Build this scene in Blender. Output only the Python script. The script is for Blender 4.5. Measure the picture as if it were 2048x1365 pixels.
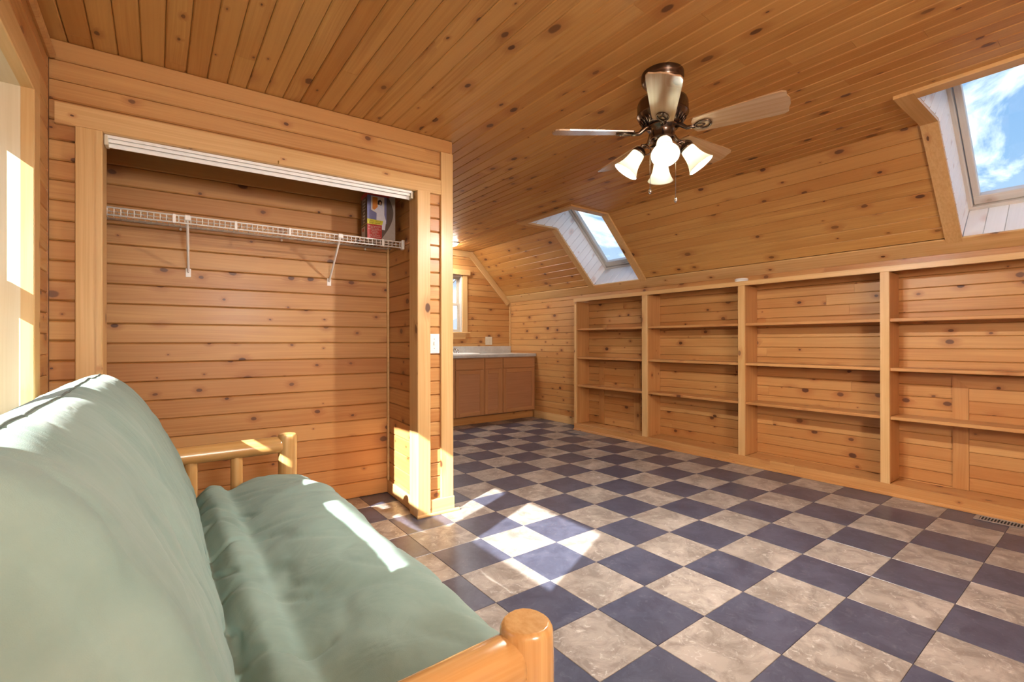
import bpy, math, random
from mathutils import Vector, Matrix, noise

for o in list(bpy.data.objects):
    bpy.data.objects.remove(o, do_unlink=True)
SC = bpy.context.scene
COL = SC.collection
R = random.Random(7)
PI = math.pi

# ------------------------------------------------------------------ camera
CAM_H = 1.100
YAW, PITCH, ROLL = 0.6446, 0.0015, -0.0017
cd = bpy.data.cameras.new('camera')
cd.sensor_width = 36.0
cd.lens = 943.5 / 2048 * 36.0
cd.clip_start = 0.02
cd.clip_end = 400
cam = bpy.data.objects.new('camera', cd)
COL.objects.link(cam)
_r = Vector((math.cos(YAW), -math.sin(YAW), 0)); _f = Vector((math.sin(YAW), math.cos(YAW), 0)); _u = Vector((0, 0, 1))
_f2 = _f * math.cos(PITCH) + _u * math.sin(PITCH); _u2 = _u * math.cos(PITCH) - _f * math.sin(PITCH)
_r3 = _r * math.cos(ROLL) + _u2 * math.sin(ROLL); _u3 = _u2 * math.cos(ROLL) - _r * math.sin(ROLL)
cam.matrix_world = Matrix(((_r3.x, _u3.x, -_f2.x, 0), (_r3.y, _u3.y, -_f2.y, 0), (_r3.z, _u3.z, -_f2.z, CAM_H), (0, 0, 0, 1)))
SC.camera = cam

# ------------------------------------------------------------------ view, sky and sun
SC.view_settings.view_transform = 'Standard'
SC.view_settings.look = 'None'
SC.view_settings.gamma = 1.0
SC.view_settings.use_curve_mapping = False
SC.view_settings.exposure = 0.26
SKY_STRENGTH = 1.0
SUN_STRENGTH = 26.0
SUN_DIR = Vector((1.0, 0.455, -0.73))
FAN_BULB = 2300.0
CEIL_LAMP_FAR = 70.0
FILL_GLOBE_STRENGTH = 66.0  # strength of the added, unseen fill globe behind the camera

wd = bpy.data.worlds.new('sky'); SC.world = wd; wd.use_nodes = True
nt = wd.node_tree; nt.nodes.clear()
def wn(t, **kw):
    n = nt.nodes.new(t)
    for k, v in kw.items(): setattr(n, k, v)
    return n
w_out = wn('ShaderNodeOutputWorld'); w_bg = wn('ShaderNodeBackground')
w_tc = wn('ShaderNodeTexCoord'); w_sep = wn('ShaderNodeSeparateXYZ')
nt.links.new(w_tc.outputs['Generated'], w_sep.inputs[0])
w_ramp = wn('ShaderNodeValToRGB')
cr = w_ramp.color_ramp
cr.elements[0].position = 0.0; cr.elements[0].color = (0.20, 0.18, 0.15, 1)
cr.elements[1].position = 1.0; cr.elements[1].color = (0.07, 0.24, 0.66, 1)
for p, c in ((0.49, (0.26, 0.25, 0.23, 1)), (0.51, (0.80, 0.88, 0.98, 1)), (0.62, (0.36, 0.62, 0.95, 1)), (0.78, (0.12, 0.35, 0.80, 1))):
    e = cr.elements.new(p); e.color = c
w_m = wn('ShaderNodeMath', operation='MULTIPLY_ADD'); w_m.inputs[1].default_value = 0.5; w_m.inputs[2].default_value = 0.5
nt.links.new(w_sep.outputs['Z'], w_m.inputs[0]); nt.links.new(w_m.outputs[0], w_ramp.inputs[0])
w_map = wn('ShaderNodeMapping'); w_map.inputs['Scale'].default_value = (2.2, 3.0, 5.2); w_map.inputs['Location'].default_value = (0.35, 0.9, 0.25)
w_map.inputs['Rotation'].default_value = (0.3, 0.5, 0.2)
nt.links.new(w_tc.outputs['Generated'], w_map.inputs[0])
w_n = wn('ShaderNodeTexNoise'); w_n.inputs['Scale'].default_value = 1.6; w_n.inputs['Detail'].default_value = 8; w_n.inputs['Roughness'].default_value = 0.58; w_n.inputs['Distortion'].default_value = 0.5
nt.links.new(w_map.outputs[0], w_n.inputs['Vector'])
w_cr = wn('ShaderNodeMapRange'); w_cr.inputs[1].default_value = 0.48; w_cr.inputs[2].default_value = 0.74
nt.links.new(w_n.outputs[0], w_cr.inputs[0])
w_hz = wn('ShaderNodeMapRange'); w_hz.inputs[1].default_value = 0.0; w_hz.inputs[2].default_value = 0.02
nt.links.new(w_sep.outputs['Z'], w_hz.inputs[0])
w_cm = wn('ShaderNodeMath', operation='MULTIPLY'); nt.links.new(w_cr.outputs[0], w_cm.inputs[0]); nt.links.new(w_hz.outputs[0], w_cm.inputs[1])
w_mix = wn('ShaderNodeMix', data_type='RGBA'); w_mix.inputs[7].default_value = (3.2, 3.25, 3.3, 1)
nt.links.new(w_cm.outputs[0], w_mix.inputs[0]); nt.links.new(w_ramp.outputs[0], w_mix.inputs[6])
nt.links.new(w_mix.outputs[2], w_bg.inputs[0]); w_bg.inputs[1].default_value = SKY_STRENGTH
nt.links.new(w_bg.outputs[0], w_out.inputs[0])

sl = bpy.data.lights.new('sun', 'SUN'); sl.energy = SUN_STRENGTH; sl.angle = 0.0093; sl.color = (1.0, 0.965, 0.91)
sun = bpy.data.objects.new('sun', sl); COL.objects.link(sun)
sun.matrix_world = Matrix.Translation((-6, -3, 6)) @ SUN_DIR.to_track_quat('-Z', 'Y').to_matrix().to_4x4()

# ------------------------------------------------------------------ materials
def new_mat(name):
    m = bpy.data.materials.new(name); m.use_nodes = True
    m.node_tree.nodes.clear()
    return m
class NT:
    def __init__(s, m): s.t = m.node_tree
    def n(s, t, ins=None, **kw):
        x = s.t.nodes.new(t)
        for k, v in kw.items(): setattr(x, k, v)
        for k, v in (ins or {}).items():
            if hasattr(v, 'is_output') or isinstance(v, bpy.types.NodeSocket): s.t.links.new(v, x.inputs[k])
            else: x.inputs[k].default_value = v
        return x
    def math(s, op, a, b=None, c=None, clamp=False):
        ins = {0: a}
        if b is not None: ins[1] = b
        if c is not None: ins[2] = c
        return s.n('ShaderNodeMath', ins, operation=op, use_clamp=clamp).outputs[0]
    def mix(s, f, a, b, bt='MIX'):
        return s.n('ShaderNodeMix', {0: f, 6: a, 7: b}, data_type='RGBA', blend_type=bt).outputs[2]
    def rng(s, v, a, b, c=0.0, d=1.0, smooth=False):
        return s.n('ShaderNodeMapRange', {0: v, 1: a, 2: b, 3: c, 4: d}, interpolation_type='SMOOTHSTEP' if smooth else 'LINEAR').outputs[0]
def rgb(c): return (c[0], c[1], c[2], 1.0)

def pine(name, light, dark, knotc=(0.075, 0.022, 0.010), rough=0.43, knots=0.62, kscale=(4.4, 6.2), tint=0.65, knot_alpha=0.95, coat=0.10, grain=1.0):
    m = new_mat(name); g = NT(m)
    tc = g.n('ShaderNodeTexCoord'); oi = g.n('ShaderNodeObjectInfo')
    rnd = oi.outputs['Random']
    off = g.n('ShaderNodeCombineXYZ', {0: g.math('MULTIPLY', rnd, 73.0), 1: g.math('MULTIPLY', rnd, 211.0), 2: g.math('MULTIPLY', rnd, 31.0)}).outputs[0]
    p = g.n('ShaderNodeVectorMath', {0: tc.outputs['Object'], 1: off}, operation='ADD').outputs[0]
    sp = g.n('ShaderNodeSeparateXYZ', {0: p})
    x, y, z = sp.outputs
    # knots
    vv = g.n('ShaderNodeCombineXYZ', {0: g.math('MULTIPLY', x, kscale[0]), 1: g.math('MULTIPLY', y, kscale[1]), 2: 0.0}).outputs[0]
    wob = g.n('ShaderNodeTexNoise', {'Vector': p, 'Scale': 30.0, 'Detail': 2.0})
    vv = g.n('ShaderNodeVectorMath', {0: vv, 1: g.n('ShaderNodeVectorMath', {0: wob.outputs['Color'], 1: (0.05, 0.05, 0.0)}, operation='MULTIPLY').outputs[0]}, operation='ADD').outputs[0]
    vo = g.n('ShaderNodeTexVoronoi', {'Vector': vv, 'Scale': 1.0, 'Randomness': 1.0}, voronoi_dimensions='2D', feature='F1')
    d = vo.outputs['Distance']
    sc = g.n('ShaderNodeSeparateColor', {0: vo.outputs['Color']})
    pres = g.math('LESS_THAN', sc.outputs[0], knots)
    rad = g.rng(g.math('POWER', sc.outputs[1], 1.7), 0, 1, 0.022, 0.135)
    core = g.math('MULTIPLY', g.rng(g.math('DIVIDE', d, rad), 0.72, 1.1, 1.0, 0.0, True), pres)
    halo = g.math('MULTIPLY', g.rng(g.math('DIVIDE', d, rad), 0.8, 3.6, 1.0, 0.0, True), pres)
    # grain
    lowy = g.n('ShaderNodeTexNoise', {'Vector': g.n('ShaderNodeCombineXYZ', {0: g.math('MULTIPLY', x, 0.9), 1: g.math('MULTIPLY', y, 7.0), 2: z}).outputs[0], 'Scale': 1.0, 'Detail': 1.0}).outputs[0]
    yy = g.math('ADD', g.math('ADD', y, g.math('MULTIPLY', lowy, 0.06)), g.math('MULTIPLY', halo, 0.014))
    gv = g.n('ShaderNodeCombineXYZ', {0: g.math('MULTIPLY', x, 1.3), 1: g.math('MULTIPLY', yy, 85.0), 2: g.math('MULTIPLY', z, 60.0)}).outputs[0]
    gr = g.n('ShaderNodeTexNoise', {'Vector': gv, 'Scale': 1.0, 'Detail': 3.0, 'Roughness': 0.6}).outputs[0]
    blot = g.n('ShaderNodeTexNoise', {'Vector': g.n('ShaderNodeCombineXYZ', {0: g.math('MULTIPLY', x, 1.6), 1: g.math('MULTIPLY', y, 9.0), 2: z}).outputs[0], 'Scale': 1.0, 'Detail': 2.0}).outputs[0]
    f = g.math('ADD', g.math('MULTIPLY', g.rng(gr, 0.34, 0.66), 0.7 * grain), g.math('MULTIPLY', g.rng(blot, 0.32, 0.68), 0.55))
    base = g.mix(f, rgb(light), rgb(dark))
    # board to board tint
    t2 = g.n('ShaderNodeTexWhiteNoise', {'W': g.math('MULTIPLY', rnd, 917.0)}, noise_dimensions='1D')
    tv = g.n('ShaderNodeSeparateColor', {0: t2.outputs['Color']})
    base = g.mix(g.math('MULTIPLY', tv.outputs[0], tint), base, rgb((dark[0] * 0.95, dark[1] * 0.78, dark[2] * 0.62)))
    base = g.mix(g.math('MULTIPLY', tv.outputs[1], tint * 0.7), base, rgb((min(1, light[0] * 1.08), min(1, light[1] * 1.14), light[2] * 1.2)))
    base = g.mix(g.math('MULTIPLY', halo, 0.5), base, rgb((dark[0] * 0.72, dark[1] * 0.5, dark[2] * 0.42)))
    base = g.mix(g.math('MULTIPLY', core, g.rng(sc.outputs[2], 0.0, 1.0, knot_alpha * 0.6, knot_alpha)), base, rgb(knotc))
    bp = g.n('ShaderNodeBump', {'Strength': 0.06, 'Distance': 0.002, 'Height': gr})
    bs = g.n('ShaderNodeBsdfPrincipled', {'Base Color': base, 'Roughness': rough, 'Normal': bp.outputs[0], 'Coat Weight': coat, 'Coat Roughness': 0.22})
    g.n('ShaderNodeOutputMaterial', {0: bs.outputs[0]})
    return m

def plain(name, col, rough=0.5, metal=0.0, var=0.0, vscale=20.0, bump=0.0, emit=None, estr=0.0, coat=0.0):
    m = new_mat(name); g = NT(m)
    tc = g.n('ShaderNodeTexCoord')
    nz = g.n('ShaderNodeTexNoise', {'Vector': tc.outputs['Object'], 'Scale': vscale, 'Detail': 4.0})
    c = rgb(col)
    if var: c = g.mix(g.rng(nz.outputs[0], 0.3, 0.7), rgb([v * (1 - var) for v in col]), rgb([min(1, v * (1 + var)) for v in col]))
    ins = {'Base Color': c, 'Roughness': rough, 'Metallic': metal, 'Coat Weight': coat}
    if bump: ins['Normal'] = g.n('ShaderNodeBump', {'Strength': bump, 'Distance': 0.003, 'Height': nz.outputs[0]}).outputs[0]
    if emit: ins['Emission Color'] = rgb(emit); ins['Emission Strength'] = estr
    bs = g.n('ShaderNodeBsdfPrincipled', ins)
    g.n('ShaderNodeOutputMaterial', {0: bs.outputs[0]})
    return m

def glass_mat(name, fac=0.06):
    m = new_mat(name); g = NT(m)
    tr = g.n('ShaderNodeBsdfTransparent', {0: (0.97, 0.98, 0.98, 1)}); gl = g.n('ShaderNodeBsdfGlossy', {0: (1, 1, 1, 1), 1: 0.02})
    g.n('ShaderNodeOutputMaterial', {0: g.n('ShaderNodeMixShader', {0: fac, 1: tr.outputs[0], 2: gl.outputs[0]}).outputs[0]})
    return m

def stone(name, c1, c2, c3, rough):
    m = new_mat(name); g = NT(m)
    tc = g.n('ShaderNodeTexCoord'); oi = g.n('ShaderNodeObjectInfo')
    off = g.n('ShaderNodeVectorMath', {0: tc.outputs['Object'], 1: g.n('ShaderNodeCombineXYZ', {0: g.math('MULTIPLY', oi.outputs['Random'], 57.0), 1: g.math('MULTIPLY', oi.outputs['Random'], 19.0), 2: 0.0}).outputs[0]}, operation='ADD').outputs[0]
    n1 = g.n('ShaderNodeTexNoise', {'Vector': off, 'Scale': 9.0, 'Detail': 7.0, 'Roughness': 0.68, 'Distortion': 0.7}).outputs[0]
    n2 = g.n('ShaderNodeTexNoise', {'Vector': off, 'Scale': 26.0, 'Detail': 5.0, 'Roughness': 0.7, 'Distortion': 1.2}).outputs[0]
    n3 = g.n('ShaderNodeTexNoise', {'Vector': off, 'Scale': 3.6, 'Detail': 3.0}).outputs[0]
    c = g.mix(g.math('ADD', g.rng(n1, 0.40, 0.58), 0.0, clamp=True), rgb(c1), rgb(c2))
    c = g.mix(g.rng(n2, 0.56, 0.72), c, rgb(c3))
    c = g.mix(g.rng(n3, 0.35, 0.7, 0.0, 0.45), c, rgb([v * 0.72 for v in c1]))
    bs = g.n('ShaderNodeBsdfPrincipled', {'Base Color': c, 'Roughness': rough})
    g.n('ShaderNodeOutputMaterial', {0: bs.outputs[0]})
    return m

M = {}
M['pine'] = pine('pine_boards', (0.61, 0.340, 0.122), (0.42, 0.186, 0.055))
M['ceil'] = pine('pine_ceiling', (0.63, 0.350, 0.110), (0.44, 0.200, 0.050), kscale=(3.4, 6.0), knots=0.6, tint=0.65)
M['trim'] = pine('pine_trim', (0.72, 0.48, 0.225), (0.58, 0.345, 0.13), knots=0.35, tint=0.2, kscale=(3.6, 6.2))
M['shelf'] = pine('pine_shelving', (0.60, 0.325, 0.12), (0.44, 0.20, 0.062), knots=0.4, tint=0.2)
M['log'] = pine('peeled_log', (0.62, 0.385, 0.155), (0.46, 0.24, 0.075), knots=0.25, tint=0.1, rough=0.25, coat=0.5)
M['white_board'] = pine('white_painted_boards', (0.88, 0.88, 0.875), (0.84, 0.84, 0.83), knotc=(0.60, 0.59, 0.58), knots=0.4, tint=0.03, rough=0.5, coat=0.0)
M['white_frame'] = pine('white_washed_sash', (0.66, 0.63, 0.58), (0.58, 0.54, 0.48), knotc=(0.4, 0.33, 0.25), knots=0.1, tint=0.03)
M['sash'] = pine('window_sash_wood', (0.60, 0.52, 0.42), (0.50, 0.42, 0.32), knots=0.1, tint=0.05)
M['oak'] = pine('cabinet_oak', (0.52, 0.265, 0.115), (0.42, 0.195, 0.078), knots=0.0, tint=0.15, rough=0.4)
M['oak_panel'] = pine('cabinet_panel', (0.46, 0.225, 0.110), (0.39, 0.185, 0.086), knots=0.0, tint=0.1, rough=0.42)
M['backing'] = plain('board_backing', (0.20, 0.085, 0.025), 0.8, var=0.15)
M['jamb'] = pine('window_jamb_pine', (0.72, 0.60, 0.42), (0.65, 0.52, 0.33), knots=0.3, tint=0.1)
M['tile_dark'] = stone('slate_tile', (0.046, 0.050, 0.080), (0.075, 0.080, 0.120), (0.125, 0.13, 0.165), 0.32)
M['tile_light'] = stone('travertine_tile', (0.205, 0.172, 0.150), (0.38, 0.33, 0.29), (0.60, 0.56, 0.53), 0.34)
M['grout'] = plain('tile_joint', (0.30, 0.25, 0.20), 0.8)
M['white_metal'] = plain('white_coated_wire', (0.88, 0.87, 0.85), 0.35, var=0.03)
M['track'] = plain('white_aluminium_track', (0.88, 0.88, 0.87), 0.3, var=0.03)
M['almond'] = plain('almond_plastic', (0.66, 0.60, 0.47), 0.4, var=0.03)
M['white_plastic'] = plain('white_plastic', (0.80, 0.80, 0.78), 0.4, var=0.03)
M['bronze'] = plain('antique_bronze', (0.15, 0.11, 0.085), 0.24, metal=0.95, var=0.25, vscale=14)
M['brass'] = plain('brass', (0.55, 0.35, 0.10), 0.3, metal=1.0, var=0.1)
M['chrome'] = plain('chrome', (0.62, 0.62, 0.62), 0.15, metal=1.0, var=0.05)
M['blade'] = pine('fan_blade_veneer', (0.56, 0.40, 0.25), (0.42, 0.26, 0.13), knots=0.3, tint=0.05, rough=0.16, coat=1.0)
M['counter'] = stone('laminate_counter', (0.50, 0.49, 0.46), (0.60, 0.585, 0.55), (0.66, 0.65, 0.62), 0.28)
M['register'] = plain('grey_register', (0.32, 0.29, 0.27), 0.45, metal=0.3, var=0.1)
M['dark'] = plain('duct_dark', (0.012, 0.012, 0.014), 0.8, var=0.2)  # near-black for painted shade in ducts and toe recess, also for screws
M['glass'] = glass_mat('window_glass')
M['piping'] = plain('mattress_piping', (0.14, 0.17, 0.15), 0.9, var=0.1)
M['bark'] = plain('grey_bark', (0.16, 0.14, 0.125), 0.9, var=0.3)

def fabric():
    m = new_mat('sage_cotton'); g = NT(m)
    tc = g.n('ShaderNodeTexCoord'); p = tc.outputs['Object']
    n1 = g.n('ShaderNodeTexNoise', {'Vector': p, 'Scale': 5.0, 'Detail': 5.0, 'Roughness': 0.6}).outputs[0]
    n2 = g.n('ShaderNodeTexNoise', {'Vector': p, 'Scale': 700.0, 'Detail': 1.0}).outputs[0]
    mp = g.n('ShaderNodeMapping', {0: p, 3: (5.0, 8.0, 4.0)}).outputs[0]
    n3 = g.n('ShaderNodeTexNoise', {'Vector': mp, 'Scale': 1.0, 'Detail': 3.0, 'Roughness': 0.5, 'Distortion': 0.9}).outputs[0]
    c = g.mix(g.rng(n1, 0.3, 0.7), rgb((0.195, 0.290, 0.252)), rgb((0.255, 0.355, 0.310)))
    h = g.math('ADD', g.math('MULTIPLY', n3, 1.0), g.math('MULTIPLY', n2, 0.03))
    bp = g.n('ShaderNodeBump', {'Strength': 0.42, 'Distance': 0.018, 'Height': h})
    bs = g.n('ShaderNodeBsdfPrincipled', {'Base Color': c, 'Roughness': 0.85, 'Normal': bp.outputs[0], 'Sheen Weight': 0.08, 'Sheen Roughness': 0.4})
    g.n('ShaderNodeOutputMaterial', {0: bs.outputs[0]})
    return m
M['fabric'] = fabric()

def lit(name, col, strength, trans=0.0):
    m = new_mat(name); g = NT(m)
    tc = g.n('ShaderNodeTexCoord')
    nz = g.n('ShaderNodeTexNoise', {'Vector': tc.outputs['Object'], 'Scale': 12.0})
    c = g.mix(g.rng(nz.outputs[0], 0.3, 0.7), rgb(col), rgb([v * 0.97 for v in col]))
    bs = g.n('ShaderNodeBsdfPrincipled', {'Base Color': c, 'Roughness': 0.45, 'Emission Color': c, 'Emission Strength': strength})
    o = bs.outputs[0]
    if trans:
        tl = g.n('ShaderNodeBsdfTranslucent', {0: c})
        o = g.n('ShaderNodeMixShader', {0: trans, 1: bs.outputs[0], 2: tl.outputs[0]}).outputs[0]
    g.n('ShaderNodeOutputMaterial', {0: o})
    return m
M['shade'] = lit('frosted_glass_shade', (0.90, 0.90, 0.80), 0.12, 0.25)
M['bulb'] = lit('glowing_bulb', (1.0, 0.96, 0.88), FAN_BULB)
M['diffuser_far'] = lit('lit_diffuser_far', (1.0, 0.97, 0.92), CEIL_LAMP_FAR)
M['fill_globe'] = lit('fill_globe_glow', (1.0, 0.98, 0.95), FILL_GLOBE_STRENGTH)  # glow of the fill globe added behind the viewer

# ------------------------------------------------------------------ helpers
def wm(o):
    m = o.matrix_basis.copy()
    if o.parent: m = wm(o.parent) @ o.matrix_parent_inverse @ m
    return m
def par(o, parent):
    if parent is not None:
        o.parent = parent; o.matrix_parent_inverse = wm(parent).inverted()
    return o
def tag(o, label=None, cat=None, group=None, kind=None):
    if label: o['label'] = label
    if cat: o['category'] = cat
    if group: o['group'] = group
    if kind: o['kind'] = kind
    return o
def mesh_obj(name, V, F, mat, parent=None, mw=None, smooth=False):
    me = bpy.data.meshes.new(name); me.from_pydata([tuple(v) for v in V], [], F)
    me.materials.append(M[mat] if isinstance(mat, str) else mat)
    if smooth: me.polygons.foreach_set('use_smooth', [True] * len(me.polygons))
    o = bpy.data.objects.new(name, me); COL.objects.link(o)
    if mw is not None: o.matrix_basis = mw
    return par(o, parent)
def empty(name, loc, rz=0.0):
    o = bpy.data.objects.new(name, None); COL.objects.link(o)
    o.empty_display_size = 0.05
    o.matrix_basis = Matrix.Translation(loc) @ Matrix.Rotation(rz, 4, 'Z')
    return o
class MB:
    def __init__(s): s.V = []; s.F = []
    def add(s, V, F):
        k = len(s.V); s.V += [tuple(v) for v in V]; s.F += [tuple(i + k for i in f) for f in F]; return s
    def box(s, a, b, bev=0.0, mat=None):
        V, F = box_vf(a, b, bev)
        if mat is not None: V = [mat @ Vector(v) for v in V]
        return s.add(V, F)
    def lathe(s, prof, seg=24, mat=None, cap=True):
        V, F = lathe_vf(prof, seg, cap)
        if mat is not None: V = [mat @ Vector(v) for v in V]
        return s.add(V, F)
    def tube(s, path, r, seg=8):
        V, F = tube_vf(path, r, seg); return s.add(V, F)
    def obj(s, name, mat, parent=None, mw=None, smooth=False): return mesh_obj(name, s.V, s.F, mat, parent, mw, smooth)
def box_vf(a, b, bev=0.0):
    x0, y0, z0 = [min(a[i], b[i]) for i in range(3)]; x1, y1, z1 = [max(a[i], b[i]) for i in range(3)]
    if bev <= 0:
        V = [(x0, y0, z0), (x1, y0, z0), (x1, y1, z0), (x0, y1, z0), (x0, y0, z1), (x1, y0, z1), (x1, y1, z1), (x0, y1, z1)]
        return V, [(0, 3, 2, 1), (4, 5, 6, 7), (0, 1, 5, 4), (1, 2, 6, 5), (2, 3, 7, 6), (3, 0, 4, 7)]
    c = min(bev, (x1 - x0) * .45, (y1 - y0) * .45, (z1 - z0) * .45)
    V = []; idx = {}
    for sx in (0, 1):
        for sy in (0, 1):
            for sz in (0, 1):
                for ax in range(3):
                    p = [(x0, x1)[sx], (y0, y1)[sy], (z0, z1)[sz]]
                    for k in range(3):
                        if k != ax: p[k] += c if (sx, sy, sz)[k] == 0 else -c
                    idx[(sx, sy, sz, ax)] = len(V); V.append(tuple(p))
    F = []
    for ax in range(3):
        o = [k for k in range(3) if k != ax]
        for s_ in (0, 1):
            q = []
            for a_, b_ in ((0, 0), (1, 0), (1, 1), (0, 1)):
                t = [0, 0, 0]; t[ax] = s_; t[o[0]] = a_; t[o[1]] = b_
                q.append(idx[(t[0], t[1], t[2], ax)])
            F.append(tuple(q))
        for a_ in (0, 1):
            for b_ in (0, 1):
                t0 = [0, 0, 0]; t1 = [0, 0, 0]; t0[ax] = 0; t1[ax] = 1
                for t in (t0, t1): t[o[0]] = a_; t[o[1]] = b_
                F.append((idx[(*t0, o[0])], idx[(*t1, o[0])], idx[(*t1, o[1])], idx[(*t0, o[1])]))
    for sx in (0, 1):
        for sy in (0, 1):
            for sz in (0, 1): F.append(tuple(idx[(sx, sy, sz, k)] for k in range(3)))
    return fix(V, F)
def fix(V, F):
    # orient faces of a convex hull outward
    c = Vector((0, 0, 0))
    for v in V: c += Vector(v)
    c /= len(V); G = []
    for f in F:
        p = [Vector(V[i]) for i in f]
        n = (p[1] - p[0]).cross(p[2] - p[0]); m = sum(p, Vector((0, 0, 0))) / len(p)
        G.append(f if n.dot(m - c) >= 0 else tuple(reversed(f)))
    return V, G
def lathe_vf(prof, seg=24, cap=True):
    V = []; F = []
    n = len(prof)
    for r, z in prof:
        for k in range(seg):
            a = 2 * PI * k / seg; V.append((r * math.cos(a), r * math.sin(a), z))
    for i in range(n - 1):
        for k in range(seg):
            k2 = (k + 1) % seg
            F.append((i * seg + k, (i + 1) * seg + k, (i + 1) * seg + k2, i * seg + k2))
    if cap:
        F.append(tuple(range(seg)))
        F.append(tuple(reversed(range((n - 1) * seg, n * seg))))
    return V, F
def tube_vf(path, r, seg=8):
    P = [Vector(p) for p in path]; V = []; F = []; n = len(P)
    rs = r if isinstance(r, (list, tuple)) else [r] * n
    up = None
    for i in range(n):
        t = (P[min(i + 1, n - 1)] - P[max(i - 1, 0)]).normalized()
        if up is None:
            up = Vector((0, 0, 1)) if abs(t.z) < 0.9 else Vector((1, 0, 0))
        a = t.cross(up).normalized(); b = a.cross(t).normalized(); up = b
        for k in range(seg):
            an = 2 * PI * k / seg; V.append(P[i] + (a * math.cos(an) + b * math.sin(an)) * rs[i])
    for i in range(n - 1):
        for k in range(seg):
            k2 = (k + 1) % seg
            F.append((i * seg + k, i * seg + k2, (i + 1) * seg + k2, (i + 1) * seg + k))
    F.append(tuple(reversed(range(seg)))); F.append(tuple(range((n - 1) * seg, n * seg)))
    return V, F
def frame_m(o, x, y, z):
    x, y, z = Vector(x).normalized(), Vector(y).normalized(), Vector(z).normalized()
    return Matrix(((x.x, y.x, z.x, o[0]), (x.y, y.y, z.y, o[1]), (x.z, y.z, z.z, o[2]), (0, 0, 0, 1)))
def board_vf(L, W, T, b, be=0.0):
    w = W / 2
    prof = [(-w, -T), (-w, -b), (-w + b * 0.9, 0), (w - b * 0.9, 0), (w, -b), (w, -T)]
    V = [(0, y, z) for y, z in prof] + [(L, y, z) for y, z in prof]
    if be:
        for i in (2, 3): V[i] = (be, V[i][1], V[i][2]); V[i + 6] = (L - be, V[i + 6][1], V[i + 6][2])
    F = [(i, (i + 1) % 6, 6 + (i + 1) % 6, 6 + i) for i in range(6)] + [(5, 4, 3, 2, 1, 0), (6, 7, 8, 9, 10, 11)]
    return V, F
def board(name, origin, along, across, normal, L, W, T, mat, parent, bev=0.004, be=0.0):
    """a board whose visible face lies in the plane of origin/along/across; thickness goes against the normal"""
    V, F = board_vf(L, W, T, bev, be)
    return mesh_obj(name, V, F, mat, parent, frame_m(origin, along, across, normal))
def trimboard(name, label, origin, along, across, normal, L, W, T, mat='trim', bev=0.003):
    o = board(name, origin, along, across, normal, L, W, T, mat, None, bev)
    return tag(o, label, 'trim', kind='structure')

def planks(parent, O, U, V_, N, u0, u1, v0, v1, pitch, mat, excl=(), seg=(1.6, 3.4), T=0.016, gap=0.0015, bev=0.0045, ulim=None, name='plank', whole=False):
    O, U, V_, N = Vector(O), Vector(U), Vector(V_), Vector(N)
    v = v0; row = 0
    while v < v1 - 0.004:
        vb = min(v + pitch, v1)
        ue = u1
        if ulim: ue = min(u1, ulim(v, vb))
        cuts = sorted({u0, ue} | {max(u0, min(ue, c)) for e in excl for c in (e[0], e[1]) if e[2] < vb - 1e-4 and e[3] > v + 1e-4})
        runs = []
        for a, b in zip(cuts[:-1], cuts[1:]):
            if b - a < 0.003: continue
            parts = [(v, vb)]
            for e in excl:
                if e[0] < (a + b) / 2 < e[1]:
                    np_ = []
                    for p, q in parts:
                        if e[3] <= p or e[2] >= q: np_.append((p, q)); continue
                        if e[2] > p: np_.append((p, e[2]))
                        if e[3] < q: np_.append((e[3], q))
                    parts = np_
            for p, q in parts:
                if q - p > 0.006: runs.append([a, b, p, q])
        merged = []
        for r_ in runs:
            if merged and abs(merged[-1][1] - r_[0]) < 1e-6 and merged[-1][2:] == r_[2:]: merged[-1][1] = r_[1]
            else: merged.append(r_)
        for a, b, p, q in merged:
            s = a
            while s < b - 0.001:
                L = b - s
                if not whole and L > seg[1]:
                    L = R.uniform(*seg)
                    if b - s - L < 0.5: L = b - s
                W = q - p - gap
                board(name, O + U * (s + 0.0004) + V_ * ((p + q) / 2), U, V_, N, L - 0.0008, W, T, mat, parent, min(bev, W * 0.3))
                s += L
        v = vb; row += 1

# ------------------------------------------------------------------ dimensions
XL, XR, XJ = -0.375, 4.40, 3.70           # left wall, knee wall, ceiling/slope joint
YN, YF = -2.6, 5.90                       # near wall (behind the camera), far gable wall
ZC, ZK = 2.42, 1.715                      # flat ceiling, knee wall height
SU = Vector((XR - XJ, 0, ZK - ZC)).normalized()     # down the slope
SN = Vector((-(ZC - ZK), 0, -(XR - XJ))).normalized()  # slope normal, into the room
SLEN = math.hypot(XR - XJ, ZC - ZK)
SKY = [('far', 3.36, 4.05), ('near', 0.03, 0.712)]
SKX, SKS = 3.26, 0.872                    # opening start on the flat ceiling, end along the slope
CA = math.radians(3.2)                    # the closet stands slightly askew to the room
CO = Vector((1.55, 2.715, 0)); CX = Vector((math.cos(CA), -math.sin(CA), 0)); CY = Vector((math.sin(CA), math.cos(CA), 0)); CZ = Vector((0, 0, 1))
def cw(x, y, z): return CO + CX * x + CY * y + CZ * z
CM = frame_m(CO, CX, CY, CZ)

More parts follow.
